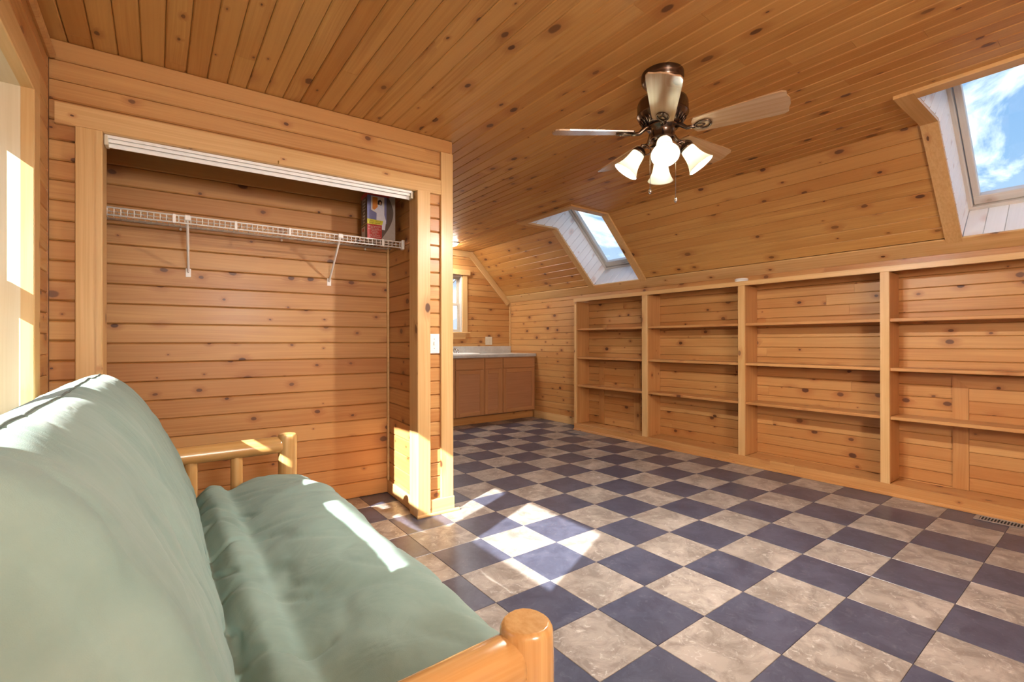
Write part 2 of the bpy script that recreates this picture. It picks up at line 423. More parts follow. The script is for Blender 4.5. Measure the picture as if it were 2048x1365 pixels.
# ------------------------------------------------------------------ floor
b = MB().box((XL - 0.3, YN - 0.3, -0.12), (XR + 0.3, YF + 0.3, -0.004))
floor = tag(b.obj('floor', 'grout'), 'checkerboard floor of slate and travertine squares', 'floor', kind='structure')
TX, TY = 0.305, 0.9565 * 0.305
GX0, GY0 = 5.7407 * 0.305, 4.3968 * 0.305
def in_view(x, y):
    v = Vector((x, y, -CAM_H)); d = v.dot(_f2)
    if d < 0.3: return False
    u = v.dot(_r3) / d * 943.5; w = v.dot(_u3) / d * 943.5
    return -330 < u < 1120 and w > -800
tile_mesh = {}
rest = {0: MB(), 1: MB()}
def tile_vf(w, h): return box_vf((-w / 2, -h / 2, -0.006), (w / 2, h / 2, 0.0), 0.0012)
for i in range(-8, 10):
    for j in range(-15, 17):
        x0, x1 = GX0 + i * TX, GX0 + (i + 1) * TX; y0, y1 = GY0 + j * TY, GY0 + (j + 1) * TY
        x0, x1 = max(x0, XL), min(x1, XR); y0, y1 = max(y0, YN), min(y1, YF)
        if x1 - x0 < 0.01 or y1 - y0 < 0.01: continue
        dark = (i + j) % 2 == 0
        w, h = x1 - x0 - 0.0016, y1 - y0 - 0.0016
        cx, cy = (x0 + x1) / 2, (y0 + y1) / 2
        behind_closet = (cy > 3.55 and cx < 1.2)
        if in_view(cx, cy) and not behind_closet and not (cx < 0.25 and cy < 2.7):
            key = (dark, round(w, 3), round(h, 3))
            if key not in tile_mesh:
                me = bpy.data.meshes.new('tile'); V, F = tile_vf(w, h); me.from_pydata(V, [], F)
                me.materials.append(M['tile_dark' if dark else 'tile_light']); tile_mesh[key] = me
            o = bpy.data.objects.new('tile', tile_mesh[key]); COL.objects.link(o)
            o.matrix_basis = Matrix.Translation((cx, cy, 0)); par(o, floor)
        else:
            V, F = tile_vf(w, h); rest[dark].add([(v[0] + cx, v[1] + cy, v[2]) for v in V], F)
for dk, mb in rest.items():
    tag(mb.obj('tile_field', 'tile_dark' if dk else 'tile_light', floor), kind='stuff')

# ------------------------------------------------------------------ ceiling (flat part and slope)
mb = MB()
def quad(mb, a, b_, c, d): mb.add([a, b_, c, d], [(0, 1, 2, 3)])
zb = ZC + 0.018
def flat_rect(x0, x1, y0, y1): mb.box((x0, y0, zb), (x1, y1, zb + 0.04))
_e = 0.016
flat_rect(XL - 0.3, SKX - _e, YN - 0.3, YF + 0.3)
ys = [YN - 0.3] + [v for n_, a, c in sorted(SKY, key=lambda s: s[1]) for v in (a - _e, c + _e)] + [YF + 0.3]
for a, c in zip(ys[0::2], ys[1::2]): flat_rect(SKX - _e, XJ + 0.03, a, c)
def slope_pt(s, y, off=0.0): return Vector((XJ, y, ZC)) + SU * s - SN * off
def slope_slab(s0, s1, y0, y1, o0=0.018, o1=0.058):
    P = [slope_pt(s, y, o) for o in (o0, o1) for s, y in ((s0, y0), (s1, y0), (s1, y1), (s0, y1))]
    V, F = fix(P, [(0, 3, 2, 1), (4, 5, 6, 7), (0, 1, 5, 4), (1, 2, 6, 5), (2, 3, 7, 6), (3, 0, 4, 7)]); mb.add(V, F)
for a, c in zip(ys[0::2], ys[1::2]): slope_slab(-0.02, SLEN + 0.1, a, c)
for n_, a, c in SKY: slope_slab(SKS + _e, SLEN + 0.1, a - _e, c + _e)
ceiling = tag(mb.obj('ceiling', 'backing'), 'varnished knotty pine board ceiling, flat then sloping down on the right', 'ceiling', kind='structure')
ex = [(a, c, SKX, XJ) for n_, a, c in SKY]
planks(ceiling, (0, 0, ZC), (0, 1, 0), (1, 0, 0), (0, 0, -1), YN, YF, -0.315, XJ, 0.0858, 'ceil', ex, seg=(2.2, 4.2), bev=0.005)
planks(ceiling, (0, 0, ZC), (0, 1, 0), (1, 0, 0), (0, 0, -1), YN, YF, XL, -0.315, 0.0858, 'ceil', seg=(2.2, 4.2))
ex = [(a, c, 0, SKS) for n_, a, c in SKY]
planks(ceiling, slope_pt(0, 0), (0, 1, 0), SU, SN, YN, YF, 0.0, SKS, SKS / 9, 'ceil', ex, seg=(2.2, 4.0))

# ------------------------------------------------------------------ knee wall (right)
mb = MB().box((XR + 0.017, YN - 0.3, -0.1), (XR + 0.08, YF + 0.3, ZK + 0.05))
wall_right = tag(mb.obj('wall_right', 'backing'), 'low knotty pine knee wall behind the bookcase', 'wall', kind='structure')
planks(wall_right, (XR, 0, 0), (0, 1, 0), (0, 0, 1), (-1, 0, 0), YN, YF, 0.0, ZK, 0.0872, 'pine', seg=(1.8, 3.2))
# far gable wall
mb = MB().box((XL - 0.3, YF + 0.017, -0.1), (3.05, YF + 0.08, ZC + 0.06)).box((3.05, YF + 0.017, -0.1), (3.53, YF + 0.08, 1.23)).box((3.05, YF + 0.017, 2.06), (3.53, YF + 0.08, ZC + 0.06))
mb.box((3.53, YF + 0.017, -0.1), (3.76, YF + 0.08, ZC + 0.06)).box((3.76, YF + 0.017, -0.1), (XR + 0.3, YF + 0.08, ZK + 0.02))
P = [(3.76, YF + 0.017, ZK), (XR + 0.1, YF + 0.017, ZK), (3.76, YF + 0.017, ZC + 0.03)]
P += [(x, YF + 0.08, z) for x, y, z in P]
mb.add(P, [(0, 2, 1), (3, 4, 5), (0, 1, 4, 3), (1, 2, 5, 4), (2, 0, 3, 5)])
wall_far = tag(mb.obj('wall_far', 'backing'), 'knotty pine gable wall behind the kitchen counter', 'wall', kind='structure')
planks(wall_far, (0, YF, 0), (1, 0, 0), (0, 0, 1), (0, -1, 0), XL, XR, 0.03, ZC, 0.0872, 'pine', [(3.05, 3.53, 1.23, 2.06)],
       ulim=lambda a, c: XR if c < ZK else XR - (a - ZK) * (XR - XJ) / (ZC - ZK) + 0.01, whole=True)
# wall behind the camera
mb = MB().box((XL - 0.3, YN - 0.08, -0.1), (XR + 0.3, YN - 0.017, ZC + 0.06))
wall_near = tag(mb.obj('wall_near', 'backing'), 'knotty pine wall behind the viewer', 'wall', kind='structure')
planks(wall_near, (0, YN, 0), (1, 0, 0), (0, 0, 1), (0, 1, 0), XL, XR, 0.0, ZC, 0.0872, 'pine', whole=True)
# left wall with the twin window
W1 = (0.62, 2.414, 0.72, 2.022)
mb = MB()
_g = 0.022
for y0, y1, z0, z1 in ((YN - 0.3, W1[0] - _g, -0.1, ZC + 0.06), (W1[1] + _g, YF + 0.3, -0.1, ZC + 0.06), (W1[0] - _g, W1[1] + _g, -0.1, W1[2] - _g), (W1[0] - _g, W1[1] + _g, W1[3] + _g, ZC + 0.06)):
    mb.box((XL - 0.21, y0, z0), (XL - 0.017, y1, z1))
wall_left = tag(mb.obj('wall_left', 'backing'), 'knotty pine wall with the tall sunlit window', 'wall', kind='structure')
planks(wall_left, (XL, 0, 0), (0, 1, 0), (0, 0, 1), (1, 0, 0), YN, 2.80, -0.001, ZC, 0.0875, 'pine', [(W1[0], W1[1], W1[2], W1[3])], whole=True)

# ------------------------------------------------------------------ closet walls
CD = 0.578; SIDE = -0.228; OPL, OPR, OPT = -1.738, -0.265, 2.045
def closet_struct(name, mb, label): return tag(mb.obj(name, 'backing', None, CM), label, 'wall', kind='structure')
mb = MB().box((-2.1, 0.018, -0.05), (OPL - 0.03, 0.10, ZC + 0.03)).box((OPL - 0.03, 0.018, OPT + 0.02), (0.0, 0.10, ZC + 0.03)).box((OPR + 0.02, 0.018, -0.05), (-0.004, 0.10, OPT + 0.02))
wall_cf = closet_struct('wall_closet_front', mb, 'pine boarded wall around the open closet')
planks(wall_cf, cw(0, 0, 0), CX, CZ, -CY, -1.945, 0.0, 2.42 - 0.0875 * 4, ZC, 0.0875, 'pine', [(OPL, OPR, 0, OPT)], whole=True, T=0.018, bev=0.007)
planks(wall_cf, cw(0, 0, 0), CX, CZ, -CY, -1.945, OPL - 0.02, 0.0575, 2.07, 0.0875, 'pine', whole=True, T=0.018, bev=0.007)
planks(wall_cf, cw(0, 0, 0), CX, CZ, -CY, OPR + 0.02, 0.0, 0.0575, 2.07, 0.0875, 'pine', whole=True, T=0.018, bev=0.007)
mb = MB().box((-2.15, CD + 0.017, -0.05), (0.0, CD + 0.07, ZC + 0.03))
wall_cb = closet_struct('wall_closet_back', mb, 'knotty pine boards at the back of the closet')
planks(wall_cb, cw(0, CD, 0), CX, CZ, -CY, -2.05, SIDE, 0.0, ZC, 0.1095, 'pine', whole=True, bev=0.006)
mb = MB().box((SIDE + 0.017, 0.02, -0.05), (-0.018, CD + 0.05, ZC + 0.03))
wall_cs = closet_struct('wall_closet_side', mb, 'narrow pine boarded side of the closet by the post')
planks(wall_cs, cw(SIDE, 0, 0), CY, CZ, -CX, 0.02, CD, 0.0, ZC, 0.1095, 'pine', whole=True, bev=0.006)
planks(wall_cs, cw(0, 0, 0), -CY, CZ, CX, -CD - 0.07, 0.0, 0.0, ZC, 0.0875, 'pine', whole=True)
mb = MB().box((-2.15, -0.05, -0.05), (-2.05, CD + 0.05, ZC + 0.03))
closet_struct('wall_closet_end', mb, 'plain end of the closet hidden by the opening casing')
# kitchen side of the closet back
mb = MB().box((-2.1, CD + 0.07, 0.0), (0.0, CD + 0.085, ZC))

# ------------------------------------------------------------------ trims
TN = [0]
def tn():
    TN[0] += 1; return 'trim_%d' % TN[0]
# closet casing
trimboard(tn(), 'long pine header board over the closet opening', cw(-1.905, -0.022, 2.094), CX, CZ, -CY, 1.815, 0.094, 0.022)
trimboard(tn(), 'wide pale pine casing board left of the closet opening', cw(-1.793, -0.026, 0.0), CZ, CX, -CY, 2.046, 0.092, 0.028)
trimboard(tn(), 'sunlit pine casing post right of the closet opening', cw(-0.212, -0.034, 0.0), CZ, CX, -CY, 2.046, 0.086, 0.036)
trimboard(tn(), 'inner jamb board on the left of the closet opening', cw(-1.748, 0.035, 0.0), CZ, CY, CX, 2.045, 0.130, 0.02)
trimboard(tn(), 'inner jamb board of the sunlit closet post', cw(-0.256, 0.035, 0.0), CZ, -CY, -CX, 2.045, 0.135, 0.02)
trimboard(tn(), 'head jamb board above the white closet track', cw(-1.745, 0.042, 2.045), CX, CY, -CZ, 1.49, 0.116, 0.02)
trimboard(tn(), 'pine corner board at the outer edge of the closet wall', cw(-0.045, -0.018, 0.0), CZ, CX, -CY, 2.325, 0.086, 0.02)
trimboard(tn(), 'short baseboard at the foot of the closet post', cw(-0.168, -0.026, 0.05), CX, CZ, -CY, 0.168, 0.09, 0.02)
mb = MB().tube([cw(-0.262, -0.036, 0.008), cw(0.03, -0.034, 0.008)], 0.011, 8)
tag(mb.obj(tn(), 'trim'), 'quarter round moulding at the foot of the closet post', 'trim', kind='structure')
mb = MB().box((-1.955, -0.026, 0.0), (-1.925, 0.0, 2.33), 0.004)
tag(mb.obj(tn(), 'shelf', None, CM), 'slim corner batten between window wall and closet', 'trim', kind='structure')
mb = MB().box((SIDE - 0.016, CD - 0.018, 0.09), (SIDE, CD, ZC), 0.004)
tag(mb.obj(tn(), 'trim', None, CM), 'slim batten in the inner corner of the closet', 'trim', kind='structure')
trimboard('baseboard_closet', 'low baseboard along the closet side wall', cw(SIDE - 0.012, 0.10, 0.045), CY, CZ, -CX, CD - 0.10, 0.09, 0.012)['category'] = 'baseboard'
# crown strip along the left wall
mb = MB().tube([(XL + 0.01, YN, ZC - 0.085), (XL + 0.01, 2.79, ZC - 0.085)], 0.018, 8)
tag(mb.obj(tn(), 'shelf'), 'rounded strip high on the window wall', 'trim', kind='structure')
# gable trims
mb = MB().box((2.6, YF - 0.02, ZC - 0.085), (3.69, YF, ZC - 0.002), 0.003)
tag(mb.obj(tn(), 'trim'), 'flat trim board under the ceiling on the gable wall', 'trim', kind='structure')
o_ = slope_pt(-0.01, YF - 0.022) + SN * 0.045
trimboard(tn(), 'sloping trim board where gable and slope meet', o_, SU, SN, (0, -1, 0), SLEN + 0.0, 0.085, 0.022)
mb = MB().box((XR - 0.018, YF - 0.018, 1.03), (XR - 0.001, YF - 0.001, ZK), 0.004)
tag(mb.obj(tn(), 'trim'), 'slim batten in the far corner above the counter', 'trim', kind='structure')
trimboard(tn(), 'long trim board along the foot of the sloped ceiling', slope_pt((SKS + SLEN) / 2 + 0.002, YN) + SN * 0.012, (0, 1, 0), SU, SN, YF - YN, SLEN - SKS, 0.014)
trimboard('baseboard_right', 'low pine baseboard between bookcase and cabinet', (XR - 0.012, 4.27, 0.05), (0, 1, 0), (0, 0, 1), (-1, 0, 0), 1.03, 0.10, 0.012)['category'] = 'baseboard'

# ------------------------------------------------------------------ skylights
def skylight(idx, y0, y1, which):
    ROOF = 0.30
    top_flat = Vector((SKX, 0, ZC)); bot = slope_pt(SKS, 0)
    nout = -SN
    # roof plane: slope plane shifted by ROOF; shaft ends meet it square
    tdist = ROOF - (top_flat - Vector((XJ, 0, ZC))).dot(nout)
    T2 = top_flat + nout * tdist; B2 = bot + nout * ROOF
    mb = MB()
    th = 0.03
    def slab(pts, n):
        P = [Vector(p) for p in pts]; Q = [p + n * th for p in P]; k = len(P)
        mb.add(P + Q, [tuple(range(k)), tuple(range(2 * k - 1, k - 1, -1))] + [(i, (i + 1) % k, k + (i + 1) % k, k + i) for i in range(k)])
    J = Vector((XJ, 0, ZC))
    Yv = Vector((0, 1, 0))
    off = 0.013
    for y, s in ((y0, -1), (y1, 1)):
        slab([p + Yv * (y + s * off) for p in (top_flat, J, bot, B2, T2)], Yv * s)
    ua = (B2 - bot).normalized()
    slab([p + Yv * y - (-SU) * off for y in (y0 - th, y1 + th) for p in ((bot, B2) if y < y0 else (B2, bot))], SU)
    slab([p + Yv * y + (-SU) * off for y in (y0 - th, y1 + th) for p in ((top_flat, T2) if y < y0 else (T2, top_flat))], -SU)
    lab = {'near': 'large open skylight with white boarded shaft at the right edge', 'far': 'small far skylight with white boarded shaft above the bookcase'}[which]
    win = tag(mb.obj('window_%d' % idx, 'white_board'), lab, 'skylight', kind='structure')
    # white boards of the shaft: side walls, boards stand square to the roof
    LEN = (T2 - B2).length
    n = 14; w = LEN / n
    def depth(t):
        return max(ROOF, ((B2 - SU * t).z - ZC) / nout.z)
    tj = None
    for i in range(2000):
        t = LEN * i / 2000
        if ((B2 - SU * t).z - ZC) / nout.z > ROOF: tj = t; break
    for y, s in ((y0, 1), (y1, -1)):
        for k in range(n):
            ta, tb = w * k + 0.001, w * (k + 1) - 0.001
            ts = [ta] + ([tj] if ta < tj < tb else []) + [tb]
            P2 = [(0.0, ta)] + [(depth(t) - 0.001, t) for t in ts] + [(0.0, tb)]
            P2 = [(p, q - (ta + tb) / 2) for p, q in P2]
            k2 = len(P2); be_ = 0.0025
            V = [(p, (q - be_ if q > 0.8 * (tb - ta) / 2 else q + be_ if q < -0.8 * (tb - ta) / 2 else q), 0.0) for p, q in P2] + [(p, q, -0.003) for p, q in P2] + [(p, q, -0.012) for p, q in P2]
            F = [tuple(range(k2)), tuple(range(3 * k2 - 1, 2 * k2 - 1, -1))]
            for r_ in (0, 1): F += [(r_ * k2 + i, (r_ + 1) * k2 + i, (r_ + 1) * k2 + (i + 1) % k2, r_ * k2 + (i + 1) % k2) for i in range(k2)]
            mesh_obj('shaft_board', V, F, 'white_board', win, frame_m(B2 - SU * ((ta + tb) / 2) + Yv * y, -nout, -SU, Yv * s))
    nb = 7; wy = (y1 - y0) / nb
    for k in range(nb):
        yc = y0 + wy * (k + 0.5)
        board('shaft_board', B2 + Yv * yc, -nout, Yv, -SU, ROOF - 0.001, wy - 0.002, 0.012, 'white_board', win, 0.003)
        board('shaft_board', T2 + Yv * yc, -nout, Yv, SU, tdist - 0.001, wy - 0.002, 0.012, 'white_board', win, 0.003)
    # roof window frame + sash + pane, in roof-plane frame (x down slope, y along Y, z outward)
    FM = frame_m(T2 + Yv * y0, SU, Yv, nout) if False else Matrix(((SU.x, 0, nout.x, T2.x), (0, 1, 0, y0), (SU.z, 0, nout.z, T2.z), (0, 0, 0, 1)))
    W = y1 - y0
    def ring(m0, m1, z0, z1, name, mat, parent, mb_bottom=None):
        bm = mb_bottom or 0
        for nm, a, c in ((name, (m0, m0), (m1, W - m0)), (name, (LEN - m1 - bm, m0), (LEN - m0, W - m0)), (name, (m1, m0), (LEN - m1 - bm, m1)), (name, (m1, W - m1), (LEN - m1 - bm, W - m0))):
            mbb = MB().box((0, 0, 0), (abs(c[0] - a[0]), abs(c[1] - a[1]), z1 - z0), 0.004)
            if abs(c[0] - a[0]) < abs(c[1] - a[1]):
                mbb.V = [(v[1], -v[0], v[2]) for v in mbb.V]
                mw = FM @ Matrix.Translation((min(a[0], c[0]), min(a[1], c[1]), z0)) @ Matrix.Rotation(PI / 2, 4, 'Z')
            else: mw = FM @ Matrix.Translation((min(a[0], c[0]), min(a[1], c[1]), z0))
            mbb.obj(nm, mat, parent, mw)
    ring(-0.01, 0.022, -0.01, 0.07, 'frame_bar', 'white_frame', win)
    ring(0.026, 0.062, 0.012, 0.06, 'sash_bar', 'white_frame', win, 0.03)
    MB().box((0.05, 0.05, 0.034), (LEN - 0.08, W - 0.05, 0.040)).obj('pane', 'glass', win, FM)
    hb = MB().box((LEN - 0.05, W * 0.40, -0.004), (LEN - 0.035, W * 0.60, 0.012), 0.003); hb.obj('handle', 'white_frame', win, FM)
    # outer curb (closes the gap around the frame)
    ob = MB().box((-0.05, -0.05, 0.0), (0.0, W + 0.05, 0.09)).box((LEN, -0.05, 0.0), (LEN + 0.05, W + 0.05, 0.09)).box((0, -0.05, 0), (LEN, -0.0, 0.09)).box((0, W, 0), (LEN, W + 0.05, 0.09))
    ob.obj('curb', 'white_frame', win, FM)
    # pine casing round the opening
    cwid = 0.086
    nm = {'near': 'near', 'far': 'far'}[which]
    for y, s, sd in ((y1 + cwid / 2, 1, 'left'), (y0 - cwid / 2, -1, 'right')):
        mb = MB()
        P = []
        t = 0.018
        # L-shaped casing: flat leg + slope leg in one board
        a0 = Vector((SKX - cwid, y, ZC)); a1 = Vector((XJ, y, ZC)); a2 = slope_pt(SKS + 0.03, y)
        mit = (Vector((0, 0, -1)) + SN).normalized(); mit = mit / mit.dot(SN)
        ins = [a0 + Vector((0, 0, -t)), a1 + mit * t, a2 + SN * t]
        outs = [a0, a1, a2]
        hw = Yv * (cwid / 2 - 0.001)
        V = []
        for i in range(3): V += [outs[i] - hw, outs[i] + hw, ins[i] + hw, ins[i] - hw]
        F = [(0, 1, 2, 3), (11, 10, 9, 8)]
        for i in range(2):
            for k in range(4): F.append((i * 4 + k, (i + 1) * 4 + k, (i + 1) * 4 + (k + 1) % 4, i * 4 + (k + 1) % 4))
        mo = mesh_obj(tn(), V, F, 'trim')
        tag(mo, 'bent pine casing on the %s side of the %s skylight' % (sd, nm), 'trim', kind='structure')
    trimboard(tn(), 'pine casing at the top of the %s skylight' % nm, Vector((SKX - cwid / 2, y0, ZC - 0.018)), (0, 1, 0), (1, 0, 0), (0, 0, -1), y1 - y0, cwid, 0.018)
    return win
skylight(3, SKY[1][1], SKY[1][2], 'near')
skylight(4, SKY[0][1], SKY[0][2], 'far')

# ------------------------------------------------------------------ left window (window_1): twin double-hung unit in a deep jamb
def bar(mb, x0, x1, y0, y1, z0, z1, bev=0.003): return mb.box((x0, y0, z0), (x1, y1, z1), bev)
XW0, XW1 = -0.54, -0.445
y0, y1, z0, z1 = W1
mb = MB()
bar(mb, XW0, XW1 - 0.02, y0, y1, 1.905, z1); bar(mb, XW0, XW1 - 0.02, y0, y1, z0, 0.76); bar(mb, XW0, XW1 - 0.02, 1.41, 1.56, 0.76, 1.905)
bar(mb, XW0, XW1 - 0.02, y0, 0.655, 0.76, 1.905)
win1 = tag(mb.obj('window_1', 'sash'), 'tall twin window in the left wall, source of the sun patches', 'window', kind='structure')
for k, (pa, pb) in enumerate(((0.70, 1.36), (1.61, 2.386))):
    ga, gb = (0.655, 1.41) if k == 0 else (1.56, 2.412)
    for nm, xa, xb, g0, g1, ra, rb in (('upper_sash', -0.515, -0.485, 1.367, 1.845, 1.315, 1.905), ('lower_sash', -0.485, -0.455, 0.83, 1.251, 0.76, 1.318)):
        mb = MB(); bar(mb, xa, xb, ga, pa, ra, rb); bar(mb, xa, xb, pb, gb, ra, rb); bar(mb, xa, xb, pa, pb, ra, g0); bar(mb, xa, xb, pa, pb, g1, rb)
        s_ = mb.obj(nm, 'sash', win1)
        MB().box(((xa + xb) / 2 - 0.002, pa - 0.005, g0 - 0.005), ((xa + xb) / 2 + 0.002, pb + 0.005, g1 + 0.005)).obj('pane', 'glass', s_)
# deep jamb boards
JD = 0.15
for nm, o_, al, ac, nr, L in (('jamb_board', (XL - 0.016 - JD / 2, y1, z0), (0, 0, 1), (1, 0, 0), (0, -1, 0), z1 - z0), ('jamb_board', (XL - 0.016 - JD / 2, y0, z0), (0, 0, 1), (-1, 0, 0), (0, 1, 0), z1 - z0),
                              ('jamb_board', (XL - 0.016 - JD / 2, y0, z1), (0, 1, 0), (1, 0, 0), (0, 0, -1), y1 - y0), ('sill_board', (XL - 0.016 - JD / 2, y0, z0), (0, 1, 0), (-1, 0, 0), (0, 0, 1), y1 - y0)):
    board(nm, o_, al, ac, nr, L, JD, 0.02, 'jamb', win1, 0.002)
cwid = 0.105
for nm, lab, o_, al, ac, L in ((tn(), 'pale casing board between the left window and the closet', (XL + 0.018, y1 + cwid / 2, z0 - 0.1), (0, 0, 1), (0, 1, 0), z1 - z0 + 0.1),
                               (tn(), 'casing board on the near side of the left window', (XL + 0.018, y0 - cwid / 2, z0 - 0.1), (0, 0, 1), (0, 1, 0), z1 - z0 + 0.1),
                               (tn(), 'head casing board above the left window', (XL + 0.018, y0 - cwid, z1 + cwid / 2), (0, 1, 0), (0, 0, 1), y1 - y0 + 2 * cwid)):
    board(nm, o_, al, ac, (1, 0, 0), L, cwid, 0.036, 'trim', None, 0.003)
    tag(bpy.data.objects[nm], lab, 'trim', kind='structure')

# ------------------------------------------------------------------ far window (window_2) over the counter
wx0, wx1, wz0, wz1 = 3.06, 3.525, 1.235, 2.055
mb = MB()
Y0, Y1 = YF + 0.0, YF + 0.10
bar(mb, wx0 - 0.02, wx0 + 0.012, Y0, Y1, wz0, wz1); bar(mb, wx1 - 0.012, wx1 + 0.02, Y0, Y1, wz0, wz1); bar(mb, wx0, wx1, Y0, Y1, wz1 - 0.012, wz1 + 0.02); bar(mb, wx0, wx1, Y0 - 0.01, Y1, wz0 - 0.02, wz0 + 0.01)
win2 = tag(mb.obj('window_2', 'white_frame'), 'small double-hung window above the kitchen counter', 'window', kind='structure')
for nm, ya, yb, ra, rb in (('upper_sash', YF + 0.062, YF + 0.085, 1.63, wz1 - 0.01), ('lower_sash', YF + 0.036, YF + 0.06, wz0 + 0.008, 1.655)):
    mb = MB(); st = 0.035
    a, c = wx0 + 0.012, wx1 - 0.012
    bar(mb, a, a + st, ya, yb, ra, rb); bar(mb, c - st, c, ya, yb, ra, rb); bar(mb, a + st, c - st, ya, yb, ra, ra + st); bar(mb, a + st, c - st, ya, yb, rb - st, rb)
    s_ = mb.obj(nm, 'sash', win2)
    MB().box((a + st - 0.004, (ya + yb) / 2 - 0.002, ra + st - 0.004), (c - st + 0.004, (ya + yb) / 2 + 0.002, rb - st + 0.004)).obj('pane', 'glass', s_)
trimboard(tn(), 'right casing board of the far kitchen window', (3.572, YF - 0.018, 1.235), (0, 0, 1), (1, 0, 0), (0, -1, 0), 0.83, 0.086, 0.018)
trimboard(tn(), 'left casing board of the far kitchen window', (3.013, YF - 0.018, 1.235), (0, 0, 1), (1, 0, 0), (0, -1, 0), 0.83, 0.086, 0.018)
mb = MB(); V = []; n = 10
for yy in (YF - 0.034, YF):
    for sgn, xe in ((1, 3.655), (-1, 2.93)):
        for i in range(n + 1):
            t = -PI / 2 + PI * i / n
            V.append((xe - sgn * 0.02 + sgn * 0.02 * math.cos(t), yy, 2.106 + sgn * 0.038 * math.sin(t)))
m_ = len(V) // 2
mb.add(V, [tuple(range(m_)), tuple(range(2 * m_ - 1, m_ - 1, -1))] + [(i, m_ + i, m_ + (i + 1) % m_, (i + 1) % m_) for i in range(m_)])
tag(mb.obj(tn(), 'trim'), 'round-ended head board above the far kitchen window', 'trim', kind='structure')
mb = MB().box((2.95, YF - 0.035, 1.222), (3.65, YF + 0.03, 1.240), 0.004)
tag(mb.obj(tn(), 'trim'), 'thin stool ledge under the far kitchen window', 'trim', kind='structure')
trimboard(tn(), 'apron board under the far kitchen window', (2.98, YF - 0.016, 1.18), (1, 0, 0), (0, 0, 1), (0, -1, 0), 0.60, 0.084, 0.016)

# ------------------------------------------------------------------ knee wall access hatches
def hatch(idx, ya, label):
    t = MB(); x = XR - 0.012
    w = 0.082; zt = 0.862; yb = ya - 0.62
    def prism(p, vertical):
        # local frame: x along the grain, y across, z towards the room
        yc = sum(q[0] for q in p) / len(p); zc = sum(q[1] for q in p) / len(p)
        if vertical: L2 = [(q[1] - zc, q[0] - yc) for q in p]; fm = frame_m((x, yc, zc), (0, 0, 1), (0, 1, 0), (-1, 0, 0))
        else: L2 = [(q[0] - yc, q[1] - zc) for q in p]; fm = frame_m((x, yc, zc), (0, 1, 0), (0, 0, 1), (-1, 0, 0))
        k = len(p); V = [(u_, v_, 0.0) for u_, v_ in L2] + [(u_, v_, -0.012) for u_, v_ in L2]
        V, F = fix(V, [tuple(range(k)), tuple(range(2 * k - 1, k - 1, -1))] + [(i, (i + 1) % k, k + (i + 1) % k, k + i) for i in range(k)])
        return mesh_obj('casing', V, F, 'shelf', e, fm)
    e = tag(empty('door_%d' % idx, (XR, (ya + yb) / 2, 0.085)), label, 'hatch', kind='structure')
    prism([(ya, 0.085), (ya, zt), (ya - w, zt - w), (ya - w, 0.085)], True)
    prism([(ya, zt), (yb, zt), (yb + w, zt - w), (ya - w, zt - w)], False)
    prism([(yb, 0.085), (yb, zt), (yb + w, zt - w), (yb + w, 0.085)], True)
    for k in range(8):
        z = 0.087 + k * 0.0866; zz = min(z + 0.085, zt - w - 0.001)
        if zz > z + 0.01: board('panel_board', (XR - 0.006, yb + w + 0.001, (z + zz) / 2), (0, 1, 0), (0, 0, 1), (-1, 0, 0), ya - yb - 2 * w - 0.002, zz - z, 0.006, 'pine', e, 0.003)
hatch(1, 0.778, 'mitred hatch frame low in the nearest bookcase bay')
hatch(2, 4.041, 'mitred hatch frame low in the farthest bookcase bay')

# ------------------------------------------------------------------ bookcase
XB = 4.165
bc = tag(empty('bookcase', (XB, 2.15, 0)), 'long built-in pine bookcase along the knee wall', 'bookcase')
def lboard(nm, o_, al, ac, nr, L, W, T, mat='shelf', bev=0.002): return board(nm, o_, al, ac, nr, L, W, T, mat, bc, bev)
ups = [(4.232, 0.035), (3.184, 0.068), (2.136, 0.061), (1.098, 0.055), (0.05, 0.055)]
D = XR - XB - 0.001
for yc, w in ups:
    lboard('face_stile', (XB, yc, 0.083), (0, 0, 1), (0, 1, 0), (-1, 0, 0), 1.513, w, 0.02, 'trim')
    lboard('upright', (XB + 0.02, yc - 0.01, 0.083), (0, 0, 1), (1, 0, 0), (0, -1, 0), 1.513, 0.0001 + 0.0, 0.02) if False else None
    mb = MB().box((0, 0, 0), (1.513, D - 0.02, 0.020), 0.001)
    mb.V = [(v[0], v[1] - (D - 0.02) / 2, v[2]) for v in mb.V]
    mb.obj('upright', 'shelf', bc, frame_m((XB + 0.02 + (D - 0.02) / 2, yc - w / 2 + 0.0215, 0.083), (0, 0, 1), (1, 0, 0), (0, 1, 0)) if False else frame_m((XB + 0.02 + (D - 0.02) / 2, yc - w / 2 + 0.003, 0.083), (0, 0, 1), (1, 0, 0), (0, 1, 0)))
lboard('header_board', (XB - 0.004, 0.02, 1.6155), (0, 1, 0), (0, 0, 1), (-1, 0, 0), 4.235, 0.041, 0.022, 'trim')
mb = MB().box((0, -(D) / 2, -0.018), (4.23, D / 2, 0.0), 0.001); mb.obj('top_board', 'shelf', bc, frame_m((XB + D / 2 + 0.0, 0.022, 1.634), (0, 1, 0), (-1, 0, 0), (0, 0, 1)))
lboard('bottom_rail', (XB, 2.25 - 0.0, 0.042), (0, 1, 0), (0, 0, 1), (-1, 0, 0), 2.0, 0.082, 0.02)
lboard('bottom_rail', (XB, 0.02, 0.042), (0, 1, 0), (0, 0, 1), (-1, 0, 0), 1.68, 0.082, 0.02)
lboard('bottom_rail', (XB, 1.701, 0.042), (0, 1, 0), (0, 0, 1), (-1, 0, 0), 0.548, 0.082, 0.02)
